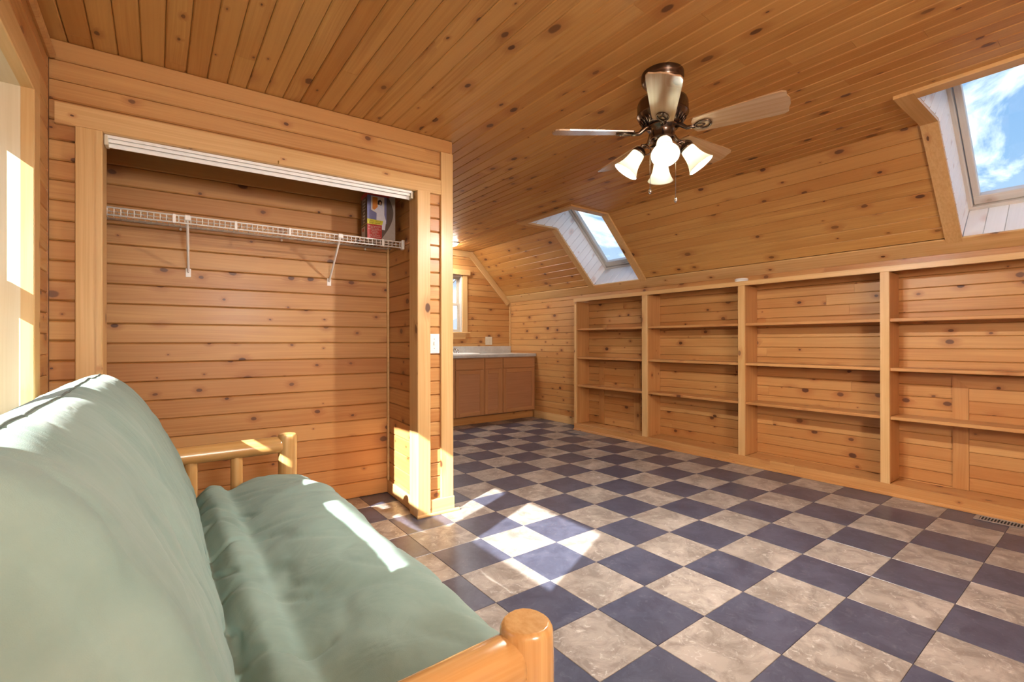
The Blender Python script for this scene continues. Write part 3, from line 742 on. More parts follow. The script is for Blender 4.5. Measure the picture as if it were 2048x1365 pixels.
for (ya, wa), (yb, wb) in zip(ups[:-1], ups[1:]):
    hi = ya - wa / 2 + 0.002; lo = yb - wb / 2 + 0.024
    for zt in (1.262, 0.909, 0.562):
        dd = D - 0.022
        mb = MB().box((0, -dd / 2, -0.024), (hi - lo - 0.002, dd / 2, 0.0), 0.003)
        mb.obj('shelf_board', 'shelf', bc, frame_m((XB + 0.016 + dd / 2, lo + 0.001, zt), (0, 1, 0), (-1, 0, 0), (0, 0, 1)))
    dd = D - 0.021
    mb = MB().box((0, -dd / 2, -0.02), (hi - lo - 0.002, dd / 2, 0.0), 0.001)
    mb.obj('bottom_board', 'shelf', bc, frame_m((XB + 0.0205 + dd / 2, lo + 0.001, 0.083), (0, 1, 0), (-1, 0, 0), (0, 0, 1)))
mb = MB().box((0, 0, 0), (4.25, 0.014, 0.022), 0.003); mb.obj('shoe_moulding', 'shelf', bc, frame_m((XB, 0.0, 0.0005), (0, 1, 0), (-1, 0, 0), (0, 0, 1)))
mb = MB().box((0, 0, 0), (4.25, 0.020, 0.009), 0.002); mb.obj('shoe_moulding', 'shelf', bc, frame_m((XB, 0.0, 0.0005), (0, 1, 0), (-1, 0, 0), (0, 0, 1)))

# round detector lying on the bookcase
dt = tag(empty('smoke_detector', (4.235, 2.168, 1.635)), 'round white plastic detector on top of the bookcase', 'detector')
MB().lathe([(0.052, 0), (0.054, 0.004), (0.054, 0.014), (0.050, 0.017)], 28).obj('base', 'white_plastic', dt, Matrix.Translation((4.235, 2.168, 1.635)), True)
MB().lathe([(0.046, 0.017), (0.056, 0.019), (0.056, 0.028), (0.048, 0.034), (0.02, 0.036)], 28).obj('cover', 'white_plastic', dt, Matrix.Translation((4.235, 2.168, 1.635)), True)

# ------------------------------------------------------------------ floor registers
def register(x0, x1, y0, y1, label, nl):
    e = tag(empty('floor_register', ((x0 + x1) / 2, (y0 + y1) / 2, 0.0)), label, 'floor vent', 'floor registers')
    mb = MB(); f = 0.016; h = 0.005
    mb.box((x0, y0, 0.0003), (x1, y0 + 0.022, h), 0.002).box((x0, y1 - 0.022, 0.0003), (x1, y1, h), 0.002).box((x0, y0 + 0.022, 0.0003), (x0 + f, y1 - 0.022, h), 0.002).box((x1 - f, y0 + 0.022, 0.0003), (x1, y1 - 0.022, h), 0.002)
    mb.obj('frame', 'register', e)
    MB().box((x0 + f, y0 + 0.022, 0.0002), (x1 - f, y1 - 0.022, 0.0012)).obj('duct_shade_sheet', 'dark', e)  # near-black sheet painted in place of the shade inside the duct
    for k in range(nl):
        y = y0 + 0.022 + (y1 - y0 - 0.044) * (k + 0.5) / nl
        MB().box((x0 + f, y - 0.0026, 0.0012), (x1 - f, y + 0.0026, h - 0.0006)).obj('louvre', 'register', e)
register(4.030, 4.140, 0.30, 0.622, 'grey metal floor register at the right edge before the bookcase', 20)
register(3.985, 4.128, 3.90, 4.19, 'dark metal floor register near the far end of the bookcase', 18)

# ------------------------------------------------------------------ kitchen: base cabinet, countertop, sink, faucet
YC = 5.30
cab = tag(empty('base_cabinet', (3.6, YC + 0.3, 0)), 'brown oak base cabinet under the pale counter', 'cabinet')
cx0 = 2.0
MB().box((cx0, YC + 0.02, 0.115), (4.392, YF - 0.02, 0.884)).obj('carcass', 'oak_panel', cab)
def cboard(nm, x0, x1, z0, z1, y, t, mat, parent, bev=0.002):
    if (x1 - x0) >= (z1 - z0):
        return board(nm, (x0, y, (z0 + z1) / 2), (1, 0, 0), (0, 0, 1), (0, -1, 0), x1 - x0, z1 - z0, t, mat, parent, bev)
    return board(nm, ((x0 + x1) / 2, y, z0), (0, 0, 1), (-1, 0, 0), (0, -1, 0), z1 - z0, x1 - x0, t, mat, parent, bev)
cboard('face_rail', cx0, 4.395, 0.865, 0.886, YC, 0.02, 'oak', cab)
cboard('face_rail', cx0, 4.395, 0.705, 0.745, YC, 0.02, 'oak', cab)
cboard('face_rail', cx0, 4.395, 0.112, 0.140, YC, 0.02, 'oak', cab)
for a, c in ((4.365, 4.395), (3.775, 3.835), (3.475, 3.53), (3.03, 3.085), (2.49, 2.56), (2.0, 2.05)): cboard('face_stile', a, c, 0.112, 0.886, YC - 0.0005, 0.0195, 'oak', cab)
DY = YC - 0.019
for x0, x1 in ((3.822, 4.381), (3.518, 3.787), (3.068, 3.488), (2.55, 3.045), (2.04, 2.50)):
    cboard('drawer', x0, x1, 0.733, 0.872, DY, 0.018, 'oak', cab, 0.006)
    fw = 0.052
    d_ = MB().box((x0 + fw - 0.004, YC - 0.010, 0.122 + fw - 0.004), (x1 - fw + 0.004, YC - 0.002, 0.722 - fw + 0.004)).obj('door', 'oak_panel', cab)
    cboard('door_stile', x0, x0 + fw, 0.122, 0.722, DY, 0.018, 'oak', d_, 0.004); cboard('door_stile', x1 - fw, x1, 0.122, 0.722, DY, 0.018, 'oak', d_, 0.004)
    cboard('door_rail', x0 + fw, x1 - fw, 0.122, 0.122 + fw, DY, 0.018, 'oak', d_, 0.004); cboard('door_rail', x0 + fw, x1 - fw, 0.722 - fw, 0.722, DY, 0.018, 'oak', d_, 0.004)
cboard('toe_board', cx0, 4.395, 0.001, 0.108, YC + 0.045, 0.016, 'pine', cab)
MB().box((cx0, YC + 0.003, 0.1085), (4.395, YC + 0.045, 0.1125)).obj('toe_shade_strip', 'dark', cab)  # dark strip, its colour stands in for the shade under the cabinet
ct = MB().box((cx0, 5.262, 0.887), (3.02, YF - 0.001, 0.930), 0.004).box((3.02, 5.262, 0.887), (3.42, 5.40, 0.930), 0.004).box((3.02, 5.78, 0.887), (3.42, YF - 0.001, 0.930), 0.004).box((3.42, 5.262, 0.887), (4.399, YF - 0.001, 0.930), 0.004)
ct = MB().box((cx0, 5.262, 0.887), (4.399, YF - 0.001, 0.930), 0.005)
cto = tag(ct.obj('countertop', 'counter'), 'pale speckled laminate countertop with upstand', 'countertop')
MB().box((cx0, YF - 0.022, 0.930), (4.398, YF - 0.001, 1.034), 0.004).obj('backsplash', 'counter', cto)
sk = tag(empty('sink', (3.28, 5.56, 0.93)), 'white drop-in sink at the left of the counter', 'sink')
mb = MB(); rx, ry = 0.30, 0.20
V = []; F = []; seg = 40
ringp = [(1.0, 0.0005), (1.0, 0.010), (0.96, 0.014), (0.90, 0.012), (0.86, 0.002), (0.5, 0.0008)]
for s_, z in ringp:
    for k in range(seg):
        a = 2 * PI * k / seg
        c_, q_ = math.cos(a), math.sin(a)
        V.append((3.26 + rx * s_ * (abs(c_) ** 0.6) * (1 if c_ > 0 else -1), 5.57 + ry * s_ * (abs(q_) ** 0.6) * (1 if q_ > 0 else -1), 0.930 + z))
for i in range(len(ringp) - 1):
    for k in range(seg): F.append((i * seg + k, i * seg + (k + 1) % seg, (i + 1) * seg + (k + 1) % seg, (i + 1) * seg + k))
F.append(tuple(range((len(ringp) - 1) * seg, len(ringp) * seg)))
mb.add(V, F).obj('basin', 'white_plastic', sk, None, True)
fc = tag(empty('faucet', (3.36, 5.82, 0.93)), 'small chrome faucet behind the counter sink', 'faucet')
MB().box((3.24, 5.795, 0.9305), (3.43, 5.845, 0.945), 0.006).obj('base', 'chrome', fc)
MB().tube([(3.34, 5.82, 0.945), (3.34, 5.82, 0.985), (3.34, 5.80, 1.0), (3.34, 5.74, 0.99), (3.34, 5.70, 0.975)], 0.010, 10).obj('spout', 'chrome', fc, None, True)
for x in (3.27, 3.405):
    MB().lathe([(0.016, 0.945), (0.014, 0.965), (0.020, 0.970), (0.018, 0.985), (0.008, 0.99)], 14, Matrix.Translation((x, 5.82, 0))).obj('handle', 'chrome', fc, None, True)

# electrical plates
def plate(name, label, cat, mw, w, h, mat, toggles):
    e = tag(empty(name, mw.translation), label, cat)
    MB().box((-w / 2, -0.006, -h / 2), (w / 2, 0, h / 2), 0.003).obj('plate', mat, e, mw)
    for x in toggles:
        MB().box((x - 0.0055, -0.014, -0.010), (x + 0.0055, -0.004, 0.012), 0.002).obj('toggle', mat, e, mw)
        for z in (-0.03, 0.03): MB().lathe([(0.003, 0), (0.0025, 0.0012)], 8, Matrix.Translation((x, -0.006, z)) @ Matrix.Rotation(PI / 2, 4, 'X')).obj('screw', 'chrome', e, mw)
    return e
plate('light_switch', 'white light switch plate on the closet post', 'light switch', CM @ Matrix.Translation((-0.132, -0.002, 1.088)), 0.074, 0.125, 'white_plastic', (0.0,))
oe = tag(empty('outlet_plate', (3.995, YF - 0.001, 1.114)), 'almond outlet plate above the kitchen backsplash', 'outlet')
om = Matrix.Translation((3.995, YF - 0.0005, 1.114))
MB().box((-0.062, -0.006, -0.062), (0.062, 0, 0.062), 0.003).obj('plate', 'almond', oe, om)
for x in (-0.025, 0.025):
    for z in (-0.02, 0.02): MB().box((x - 0.014, -0.008, z - 0.013), (x + 0.014, -0.004, z + 0.013), 0.002).obj('receptacle', 'almond', oe, om)

# far ceiling lamp
fl = tag(empty('ceiling_light', (2.95, 5.58, ZC)), 'lit white square ceiling lamp beyond the closet', 'ceiling light')
MB().box((2.78, 5.42, ZC - 0.012), (3.21, 5.74, ZC - 0.0005), 0.003).obj('base', 'white_plastic', fl)
MB().box((2.80, 5.44, ZC - 0.040), (3.19, 5.72, ZC - 0.012), 0.012).obj('diffuser', 'diffuser_far', fl)
# glowing globe added out of view behind the camera to brighten the room
GP = (0.45, -1.85); GZ = 1.66; GR = 0.28
nl_ = tag(empty('added_fill_globe', (GP[0], GP[1], 0)), 'added glowing globe on a stand, unseen fill light behind the viewer', 'added fill light')
GM = Matrix.Translation((GP[0], GP[1], 0))
MB().lathe([(0.15, 0.0005), (0.15, 0.014), (0.05, 0.024), (0.014, 0.034)], 28).obj('base', 'bronze', nl_, GM, True)
MB().lathe([(0.011, 0.03), (0.011, GZ - GR), (0.03, GZ - GR + 0.01)], 12).obj('pole', 'bronze', nl_, GM, True)
MB().lathe([(GR * math.sin(PI * i / 16) + 0.001, GZ - GR * math.cos(PI * i / 16)) for i in range(17)], 28).obj('globe', 'fill_globe', nl_, GM, True)

# ------------------------------------------------------------------ closet fittings
def cobj(mb, name, mat, parent=None, smooth=False): return mb.obj(name, mat, parent, CM, smooth)
tr = tag(empty('door_track', cw(-1.0, 0.04, 2.0)), 'white aluminium sliding door track under the closet header', 'door track')
prof = [(0.004, 2.044), (0.004, 2.031), (0.008, 2.031), (0.008, 2.038), (0.020, 2.038), (0.020, 2.017), (0.025, 2.017), (0.025, 2.038), (0.040, 2.038), (0.040, 1.999), (0.046, 1.999), (0.046, 2.044)]
V = [(x, y, z) for x in (-1.744, -0.276) for y, z in prof]; k = len(prof)
cobj(MB().add(V, [(i, i + 1, k + i + 1, k + i) for i in range(k - 1)] + [(k - 1, 0, k, 2 * k - 1)]), 'rail', 'track', tr)
for x in (-1.738, -0.274): cobj(MB().box((x - 0.008, 0.003, 1.998), (x + 0.006, 0.06, 2.043), 0.002), 'end_cap', 'almond', tr)

ws = tag(empty('wire_shelf', cw(-1.0, 0.42, 1.77)), 'white coated wire shelf spanning the closet', 'wire shelf')
xs0, xs1, yf, yb_, zt, zl = -2.045, SIDE - 0.003, 0.272, 0.572, 1.775, 1.737
for y, z, r_ in ((yf, zt, 0.0042), (yf, zl, 0.0042), (yb_, zt, 0.0035), (yf + 0.15, zt - 0.005, 0.0035), (yb_ - 0.06, zt - 0.005, 0.003), (yf + 0.07, zt - 0.005, 0.003)):
    cobj(MB().tube([(xs0, y, z), (xs1, y, z)], r_, 6), 'rod', 'white_metal', ws, True)
V0, F0 = tube_vf([(0, yb_, zt + 0.002), (0, yf + 0.001, zt + 0.002), (0, yf - 0.001, zl)], 0.0018, 4)
wire_me = bpy.data.meshes.new('wire'); wire_me.from_pydata([tuple(v) for v in V0], [], F0); wire_me.materials.append(M['white_metal'])
nw = int((xs1 - xs0) / 0.0265)
for i in range(nw):
    o = bpy.data.objects.new('wire', wire_me); COL.objects.link(o); o.matrix_basis = CM @ Matrix.Translation((xs0 + 0.012 + i * 0.0265, 0, 0)); par(o, ws)
for x in (-1.78, -1.496, -1.213, -0.935, -0.372):
    cobj(MB().box((x - 0.007, yf - 0.006, zl - 0.005), (x + 0.007, yf + 0.003, zt + 0.005), 0.002), 'clip', 'white_metal', ws)
for x in (-1.438, -0.645):
    br = cobj(MB().box((x - 0.013, CD - 0.004, 1.485), (x + 0.013, CD - 0.001, 1.535), 0.001).tube([(x, yf - 0.002, zt - 0.006), (x, yf + 0.012, zt - 0.028), (x, CD - 0.008, 1.515)], 0.0065, 8), 'brace', 'white_metal', ws)
    cobj(MB().box((x - 0.014, yf - 0.010, zt - 0.022), (x + 0.014, yf + 0.004, zt + 0.007), 0.004), 'brace_hook', 'white_metal', br)
    cobj(MB().lathe([(0.0032, 0), (0.0026, 0.002)], 8, Matrix.Translation((x, CD - 0.004, 1.512)) @ Matrix.Rotation(PI / 2, 4, 'X')), 'screw', 'dark', br)
cobj(MB().box((SIDE - 0.020, yf - 0.022, zl - 0.014), (SIDE - 0.0005, yf + 0.012, zt + 0.012), 0.003), 'end_bracket', 'white_metal', ws)
for x in (-1.475, -0.94, -0.40):
    cobj(MB().lathe([(0.002, 0), (0.007, 0.003), (0.006, 0.012), (0.002, 0.016)], 8, Matrix.Translation((x, yb_, zt - 0.022))), 'wall_clip', 'white_metal', ws)
hk = cobj(MB().tube([(-1.036, -0.022, 2.062), (-1.036, -0.034, 2.060), (-1.036, -0.038, 2.052), (-1.036, -0.034, 2.046)], 0.0028, 6), 'cup_hook', 'brass')
tag(hk, 'tiny brass cup hook on the closet header board', 'hook')

# carton standing on the wire shelf
def paint(name, c, rough=0.35):
    if name not in M: M[name] = plain(name, c, rough, var=0.05, vscale=60)
    return name
bx0, bx1, by0, by1, bz0, bz1 = -0.466, -0.276, 0.305, 0.440, zt + 0.0045, 2.092
carton = tag(MB().box((bx0, by0, bz0), (bx1, by1, bz1), 0.001).obj('carton', paint('carton_grey', (0.33, 0.30, 0.27)), None, CM), 'tall printed escape ladder carton on the wire shelf', 'box')
fw_, fh_ = bx1 - bx0, bz1 - bz0
def face_poly(name, pts, col, cname, lay):
    V = [(bx0 + fw_ * px, by0 - 0.0004 * lay, bz0 + fh_ * pz) for px, pz in pts]
    k = len(V); V += [(v[0], by0, v[2]) for v in V]
    F = [tuple(range(k)), tuple(range(2 * k - 1, k - 1, -1))] + [(i, (i + 1) % k, k + (i + 1) % k, k + i) for i in range(k)]
    return mesh_obj(name, V, F, paint(cname, col), carton, CM)
bez = [(0, 0), (0.47, 0)] + [(0.47 + 0.46 * math.sin(t * PI / 2 * 1.0) * (1 if True else 0), t * 0.62) for t in [i / 8 for i in range(1, 9)]] + [(0.93 - 0.25 * (i / 6) ** 1.7, 0.62 + 0.38 * i / 6) for i in range(1, 7)] + [(0, 1)]
face_poly('print_panel', bez, (0.085, 0.062, 0.050), 'print_brown', 1)
face_poly('print_panel', [(0, 0.36), (0.68, 0.36), (0.68, 0.93), (0, 0.93)], (0.16, 0.17, 0.34), 'print_blue', 2)
face_poly('print_panel', [(0, 0.93), (0.82, 0.93), (0.70, 0.995), (0, 0.995)], (0.42, 0.035, 0.03), 'print_red', 2)
face_poly('print_panel', [(0.13, 0.62), (0.60, 0.50), (0.60, 0.92), (0.13, 0.92)], (0.62, 0.58, 0.54), 'print_white', 3)
face_poly('print_panel', [(0.18, 0.65), (0.36, 0.60), (0.36, 0.90), (0.18, 0.90)], (0.62, 0.22, 0.04), 'print_orange', 4)
face_poly('print_panel', [(0.34, 0.24), (0.62, 0.22), (0.66, 0.42), (0.58, 0.58), (0.60, 0.66), (0.52, 0.76), (0.42, 0.76), (0.34, 0.68), (0.24, 0.62), (0.33, 0.58), (0.32, 0.44)], (0.60, 0.62, 0.72), 'print_gown', 5)
face_poly('print_panel', [(0.36, 0.75), (0.50, 0.74), (0.52, 0.82), (0.45, 0.86), (0.37, 0.83)], (0.03, 0.02, 0.02), 'print_black', 6)
face_poly('print_panel', [(0.42, 0.755), (0.48, 0.755), (0.48, 0.81), (0.43, 0.81)], (0.55, 0.36, 0.26), 'print_skin', 7)
face_poly('print_panel', [(0, 0.32), (0.52, 0.32), (0.56, 0.41), (0, 0.425)], (0.62, 0.58, 0.04), 'print_yellow', 6)
face_poly('print_panel', [(0, 0.01), (0.46, 0.01), (0.51, 0.05), (0.51, 0.315), (0, 0.315)], (0.50, 0.03, 0.03), 'print_red', 6)
def lettering(txt, size, mw, matn, lay=0.0005):
    cu = bpy.data.curves.new('lettering', 'FONT'); cu.body = txt; cu.size = size; cu.align_x = 'CENTER'; cu.align_y = 'CENTER'; cu.extrude = 0.0002; cu.space_line = 0.95; cu.resolution_u = 1
    t = bpy.data.objects.new('lettering_tmp', cu); COL.objects.link(t)
    dg = bpy.context.evaluated_depsgraph_get(); me = bpy.data.meshes.new_from_object(t.evaluated_get(dg)); me.name = 'lettering'
    bpy.data.objects.remove(t, do_unlink=True)
    me.materials.clear(); me.materials.append(M[matn])
    o = bpy.data.objects.new('lettering', me); COL.objects.link(o); o.matrix_basis = mw; par(o, carton)
FRONT = lambda px, pz: CM @ Matrix.Translation((bx0 + fw_ * px, by0 - 0.0032, bz0 + fh_ * pz)) @ Matrix.Rotation(PI / 2, 4, 'X')
lettering('2 Story, 13 Foot\nEscape Ladder', 0.0128, FRONT(0.26, 0.368), 'print_black')
lettering('Strong, Lightweight,\nEasy To Use\nAttaches Quickly to\nWindows\nTangle-Free\nDesign\nFully Assembled\nNo Tools Needed', 0.0105, FRONT(0.255, 0.165), 'print_white')
SIDEM = lambda d, pz: CM @ Matrix.Translation((bx0 - 0.0006, by1 - d, bz0 + fh_ * pz)) @ Matrix.Rotation(-PI / 2, 4, 'Z') @ Matrix.Rotation(PI / 2, 4, 'X')
def side_poly(d0, d1, p0, p1, cname, lay):
    x = bx0 - 0.0002 * lay
    V = [(x, by1 - d0, bz0 + fh_ * p0), (x, by1 - d1, bz0 + fh_ * p0), (x, by1 - d1, bz0 + fh_ * p1), (x, by1 - d0, bz0 + fh_ * p1)]
    V += [(bx0, v[1], v[2]) for v in V]
    V, F = fix(V, [(0, 1, 2, 3), (7, 6, 5, 4), (0, 1, 5, 4), (1, 2, 6, 5), (2, 3, 7, 6), (3, 0, 4, 7)])
    mesh_obj('print_panel', V, F, cname, carton, CM)
side_poly(0.0, 0.135, 0.0, 1.0, 'print_brown', 1); side_poly(0.01, 0.09, 0.01, 0.29, 'print_white', 2); side_poly(0.0, 0.13, 0.90, 0.995, 'print_red', 2); side_poly(0.03, 0.06, 0.20, 0.26, 'print_red', 3)
side_poly(0.0, 0.13, 0.325, 0.335, 'print_yellow', 2)
lettering('2 Story\nEscape\nLadder\n13 Foot\nSteel\nRungs\nHolds\nTwo', 0.022, SIDEM(0.065, 0.62), 'print_white')

# ------------------------------------------------------------------ ceiling fan
FX, FY = 1.99, 1.41
fan = tag(empty('ceiling_fan', (FX, FY, ZC)), 'bronze five-blade ceiling fan with four lit bell shades', 'ceiling fan')
FT = Matrix.Translation((FX, FY, 0))
def fobj(mb, nm, mat, parent=fan, mw=FT, smooth=True): return mb.obj(nm, mat, parent, mw, smooth)
fobj(MB().lathe([(0.099, ZC - 0.0005), (0.101, ZC - 0.006), (0.101, ZC - 0.028), (0.096, ZC - 0.036), (0.098, ZC - 0.042), (0.090, ZC - 0.052), (0.060, ZC - 0.068), (0.030, ZC - 0.074)], 36), 'canopy', 'bronze')
fobj(MB().lathe([(0.016, ZC - 0.07), (0.016, 2.285)], 14), 'downrod', 'bronze')
mh = fobj(MB().lathe([(0.03, 2.292), (0.095, 2.290), (0.116, 2.280), (0.121, 2.265), (0.121, 2.222), (0.124, 2.217), (0.121, 2.210), (0.112, 2.198), (0.086, 2.166), (0.070, 2.160)], 40), 'motor_housing', 'bronze')
for k in range(30):
    a = 2 * PI * k / 30; ca, sa = math.cos(a), math.sin(a)
    fobj(MB().tube([(0.110 * ca, 0.110 * sa, 2.194), (0.089 * ca, 0.089 * sa, 2.166)], 0.0035, 5), 'cooling_fin', 'bronze', mh)
fobj(MB().lathe([(0.07, 2.163), (0.074, 2.158), (0.074, 2.148), (0.058, 2.142), (0.058, 2.104), (0.061, 2.100), (0.058, 2.092), (0.040, 2.080)], 32), 'switch_housing', 'bronze')
fobj(MB().lathe([(0.040, 2.082), (0.050, 2.074), (0.046, 2.060), (0.026, 2.048), (0.016, 2.030), (0.022, 2.020), (0.014, 2.008), (0.004, 2.000)], 28), 'light_fitter', 'bronze')
BLZ = 2.128
def blade_outline():
    r0, r1 = 0.155, 0.545; P = []
    def hw(t): return 0.050 + 0.022 * min(1, t * 1.1)
    N = 10
    for i in range(N + 1): t = i / N; P.append((r0 + (r1 - 0.045 - r0) * t, -hw(t)))
    P += [(r1 - 0.028, -0.072), (r1 - 0.010, -0.062), (r1 - 0.009, -0.040), (r1, -0.016), (r1, 0.016), (r1 - 0.009, 0.040), (r1 - 0.010, 0.062), (r1 - 0.028, 0.072)]
    for i in range(N, -1, -1): t = i / N; P.append((r0 + (r1 - 0.045 - r0) * t, hw(t)))
    P += [(r0 - 0.012, 0.028), (r0 - 0.012, -0.028)]
    return P
BO = blade_outline()
for kb in range(5):
    ang = math.radians(-144 + 72 * kb)
    k = len(BO)
    mw = FT @ Matrix.Translation((0, 0, BLZ)) @ Matrix.Rotation(ang, 4, 'Z') @ Matrix.Rotation(math.radians(-15), 4, 'X')
    V = [(x, y, -0.003) for x, y in BO] + [(x, y, 0.003) for x, y in BO]
    F = [tuple(reversed(range(k))), tuple(range(k, 2 * k))] + [(i, (i + 1) % k, k + (i + 1) % k, k + i) for i in range(k)]
    bl = mesh_obj('blade', V, F, 'blade', fan, mw)
    # blade iron with an open leaf
    mb = MB(); n = 20; loop = []
    for i in range(n + 1):
        t = 2 * PI * i / n
        loop.append((0.190 + 0.036 * math.cos(t), (0.026 + 0.004 * math.cos(t)) * math.sin(t), -0.008))
    mb.tube(loop, 0.0052, 6)
    mb.tube([(0.062, 0, 0.026), (0.085, 0, 0.022), (0.115, 0.0, -0.004), (0.155, 0.0, -0.009)], [0.013, 0.012, 0.010, 0.008], 8)
    mb.tube([(0.155, 0, -0.008), (0.168, 0.014, -0.008), (0.185, 0.010, -0.008), (0.200, 0.0, -0.008)], 0.003, 5)
    mb.tube([(0.155, 0, -0.008), (0.168, -0.014, -0.008), (0.185, -0.010, -0.008), (0.200, 0.0, -0.008)], 0.003, 5)
    mb.obj('blade_iron', 'bronze', bl, mw, True)
for ks in range(4):
    ang = math.radians(-141 + 90 * ks)
    d = Vector((math.cos(ang), math.sin(ang), 0)); til = math.radians(36)
    axis = (d * math.sin(til) + Vector((0, 0, -math.cos(til)))).normalized()
    neck = Vector((FX, FY, 2.042)) + d * 0.112
    c0 = Vector((FX, FY, 0))
    fobj(MB().tube([c0 + d * 0.036 + Vector((0, 0, 2.072)), c0 + d * 0.062 + Vector((0, 0, 2.060)), c0 + d * 0.078 + Vector((0, 0, 2.072)), c0 + d * 0.098 + Vector((0, 0, 2.078)), neck - axis * 0.018], 0.0065, 8), 'lamp_arm', 'bronze', fan, None)
    side = d.cross(Vector((0, 0, 1))).normalized()
    am = frame_m(neck, side, axis.cross(side), axis)
    lp = []
    for i in range(13): t = 2 * PI * i / 12; lp.append(c0 + d * (0.074 + 0.018 * math.cos(t)) + Vector((0, 0, 2.046 + 0.018 * math.sin(t))))
    fobj(MB().tube(lp, 0.004, 6), 'scroll', 'bronze', fan, None)
    fobj(MB().lathe([(0.012, -0.024), (0.028, -0.016), (0.033, -0.004), (0.036, 0.004), (0.030, 0.006)], 24), 'shade_holder', 'bronze', fan, am)
    pr = [(0.030, 0.0), (0.0345, 0.012), (0.0365, 0.030), (0.039, 0.050), (0.044, 0.070), (0.052, 0.090), (0.061, 0.106), (0.065, 0.112)]
    prf = pr + [(r_ - 0.003, z) for r_, z in reversed(pr)]
    V, F = lathe_vf(prf, 32, False)
    sh = mesh_obj('lamp_shade', V, F, 'shade', fan, am, True)
    mesh_obj('bulb', *lathe_vf([(0.004, 0.014), (0.012, 0.020), (0.016, 0.036), (0.026, 0.060), (0.028, 0.074), (0.022, 0.090), (0.008, 0.098)], 18), 'bulb', sh, am, True)
for (dx, dy), zend in (((-0.05, 0.037), 1.833), ((0.05, -0.039), 1.79)):
    ch = fobj(MB().tube([(dx * 0.85, dy * 0.85, 2.10), (dx, dy, 2.07), (dx, dy, zend + 0.018)], 0.0014, 6), 'pull_chain', 'chrome')
    fobj(MB().lathe([(0.002, zend + 0.02), (0.008, zend + 0.012), (0.009, zend + 0.002), (0.004, zend - 0.006)], 14, Matrix.Translation((dx, dy, 0))), 'pull_fob', 'chrome', ch)

# ------------------------------------------------------------------ futon frame of peeled logs
ff = tag(empty('log_futon', (0.1, 1.6, 0)), 'rustic peeled log futon frame under the green mattress', 'futon frame')
def log(nm, a, b_, r, flat_end=True, seg=18):
    a, b_ = Vector(a), Vector(b_); L = (b_ - a).length; ax = (b_ - a).normalized()
    ref = Vector((0, 0, 1)) if abs(ax.z) < 0.9 else Vector((0, 1, 0))
    y = ref.cross(ax).normalized(); z = ax.cross(y)
    ph = R.uniform(0, 9); P = []; Rr = []
    n = 12
    V = []; F = []
    st = [(-0.0, 0.80), (0.002, 0.89), (0.006, 0.95), (0.013, 0.99)] + [(0.012 + (L - 0.024) * i / n, 1.0) for i in range(1, n)] + [(L - 0.013, 0.99), (L - 0.006, 0.95), (L - 0.002, 0.89), (L, 0.80)]
    for xx, s_ in st:
        for k in range(seg):
            t = 2 * PI * k / seg
            rr = r * s_ * (1 + 0.03 * math.sin(3 * t + ph + xx * 2) + 0.02 * math.sin(xx * 9 + ph))
            V.append((xx, rr * math.cos(t), rr * math.sin(t)))
    m = len(st)
    for i in range(m - 1):
        for k in range(seg): F.append((i * seg + k, i * seg + (k + 1) % seg, (i + 1) * seg + (k + 1) % seg, (i + 1) * seg + k))
    F.append(tuple(reversed(range(seg)))); F.append(tuple(range((m - 1) * seg, m * seg)))
    o = mesh_obj(nm, V, F, 'log', ff, frame_m(a, ax, y, z), True)
    for p in list(o.data.polygons)[-2:]: p.use_smooth = False
    return o
for yy, zt_, xp in ((0.612, 0.637, 0.488), (2.575, 0.640, 0.522)):
    log('arm_post', (xp, yy, 0.0), (xp, yy, zt_), 0.0445)
    log('arm_post', (-0.27, yy, 0.0), (-0.27, yy, zt_), 0.0445)
    log('arm_rail', (-0.25, yy, zt_ - 0.052), (xp - 0.025, yy, zt_ - 0.052), 0.041)
    log('lower_rail', (-0.25, yy, 0.22), (xp - 0.025, yy, 0.22), 0.034)
    for xs in (0.30, 0.12, -0.08): log('arm_slat', (xs, yy, 0.235), (xs, yy, zt_ - 0.062), 0.026)
log('front_rail', (0.488, 0.635, 0.215), (0.522, 2.55, 0.215), 0.036)
log('back_rail', (-0.27, 0.635, 0.20), (-0.27, 2.55, 0.20), 0.036)
for k in range(9):
    y = 0.78 + k * 0.20
    MB().box((-0.24, y - 0.03, 0.235), (0.48, y + 0.03, 0.255), 0.003).obj('seat_slat', 'log', ff)

# futon mattress
prof = [(-0.335, 0.845), (-0.315, 0.900), (-0.265, 0.945), (-0.178, 0.978), (-0.110, 0.945), (-0.045, 0.868), (0.012, 0.765), (0.060, 0.650), (0.098, 0.545), (0.120, 0.470), (0.128, 0.432),
        (0.150, 0.452), (0.182, 0.474), (0.220, 0.466), (0.252, 0.446), (0.295, 0.456), (0.370, 0.474), (0.460, 0.478), (0.545, 0.464), (0.602, 0.425), (0.615, 0.355), (0.580, 0.298), (0.500, 0.272),
        (0.30, 0.268), (0.10, 0.266), (0.02, 0.285), (-0.04, 0.370), (-0.095, 0.500), (-0.165, 0.640), (-0.245, 0.765), (-0.315, 0.805)]
def catmull(P, m):
    n = len(P); out = []
    for i in range(n):
        p0, p1, p2, p3 = [Vector(P[(i + k) % n]) for k in (-1, 0, 1, 2)]
        for j in range(m):
            t = j / m
            out.append(0.5 * ((2 * p1) + (p2 - p0) * t + (2 * p0 - 5 * p1 + 4 * p2 - p3) * t * t + (3 * p1 - p0 - 3 * p2 + p3) * t ** 3))
    return out
CP = catmull(prof, 7); k = len(CP)
NR = []
for i in range(k):
    t = (CP[(i + 1) % k] - CP[i - 1]).normalized(); NR.append(Vector((-t[1], t[0])))
ya, yb2 = 0.665, 2.515
NY = 240; V = []; F = []
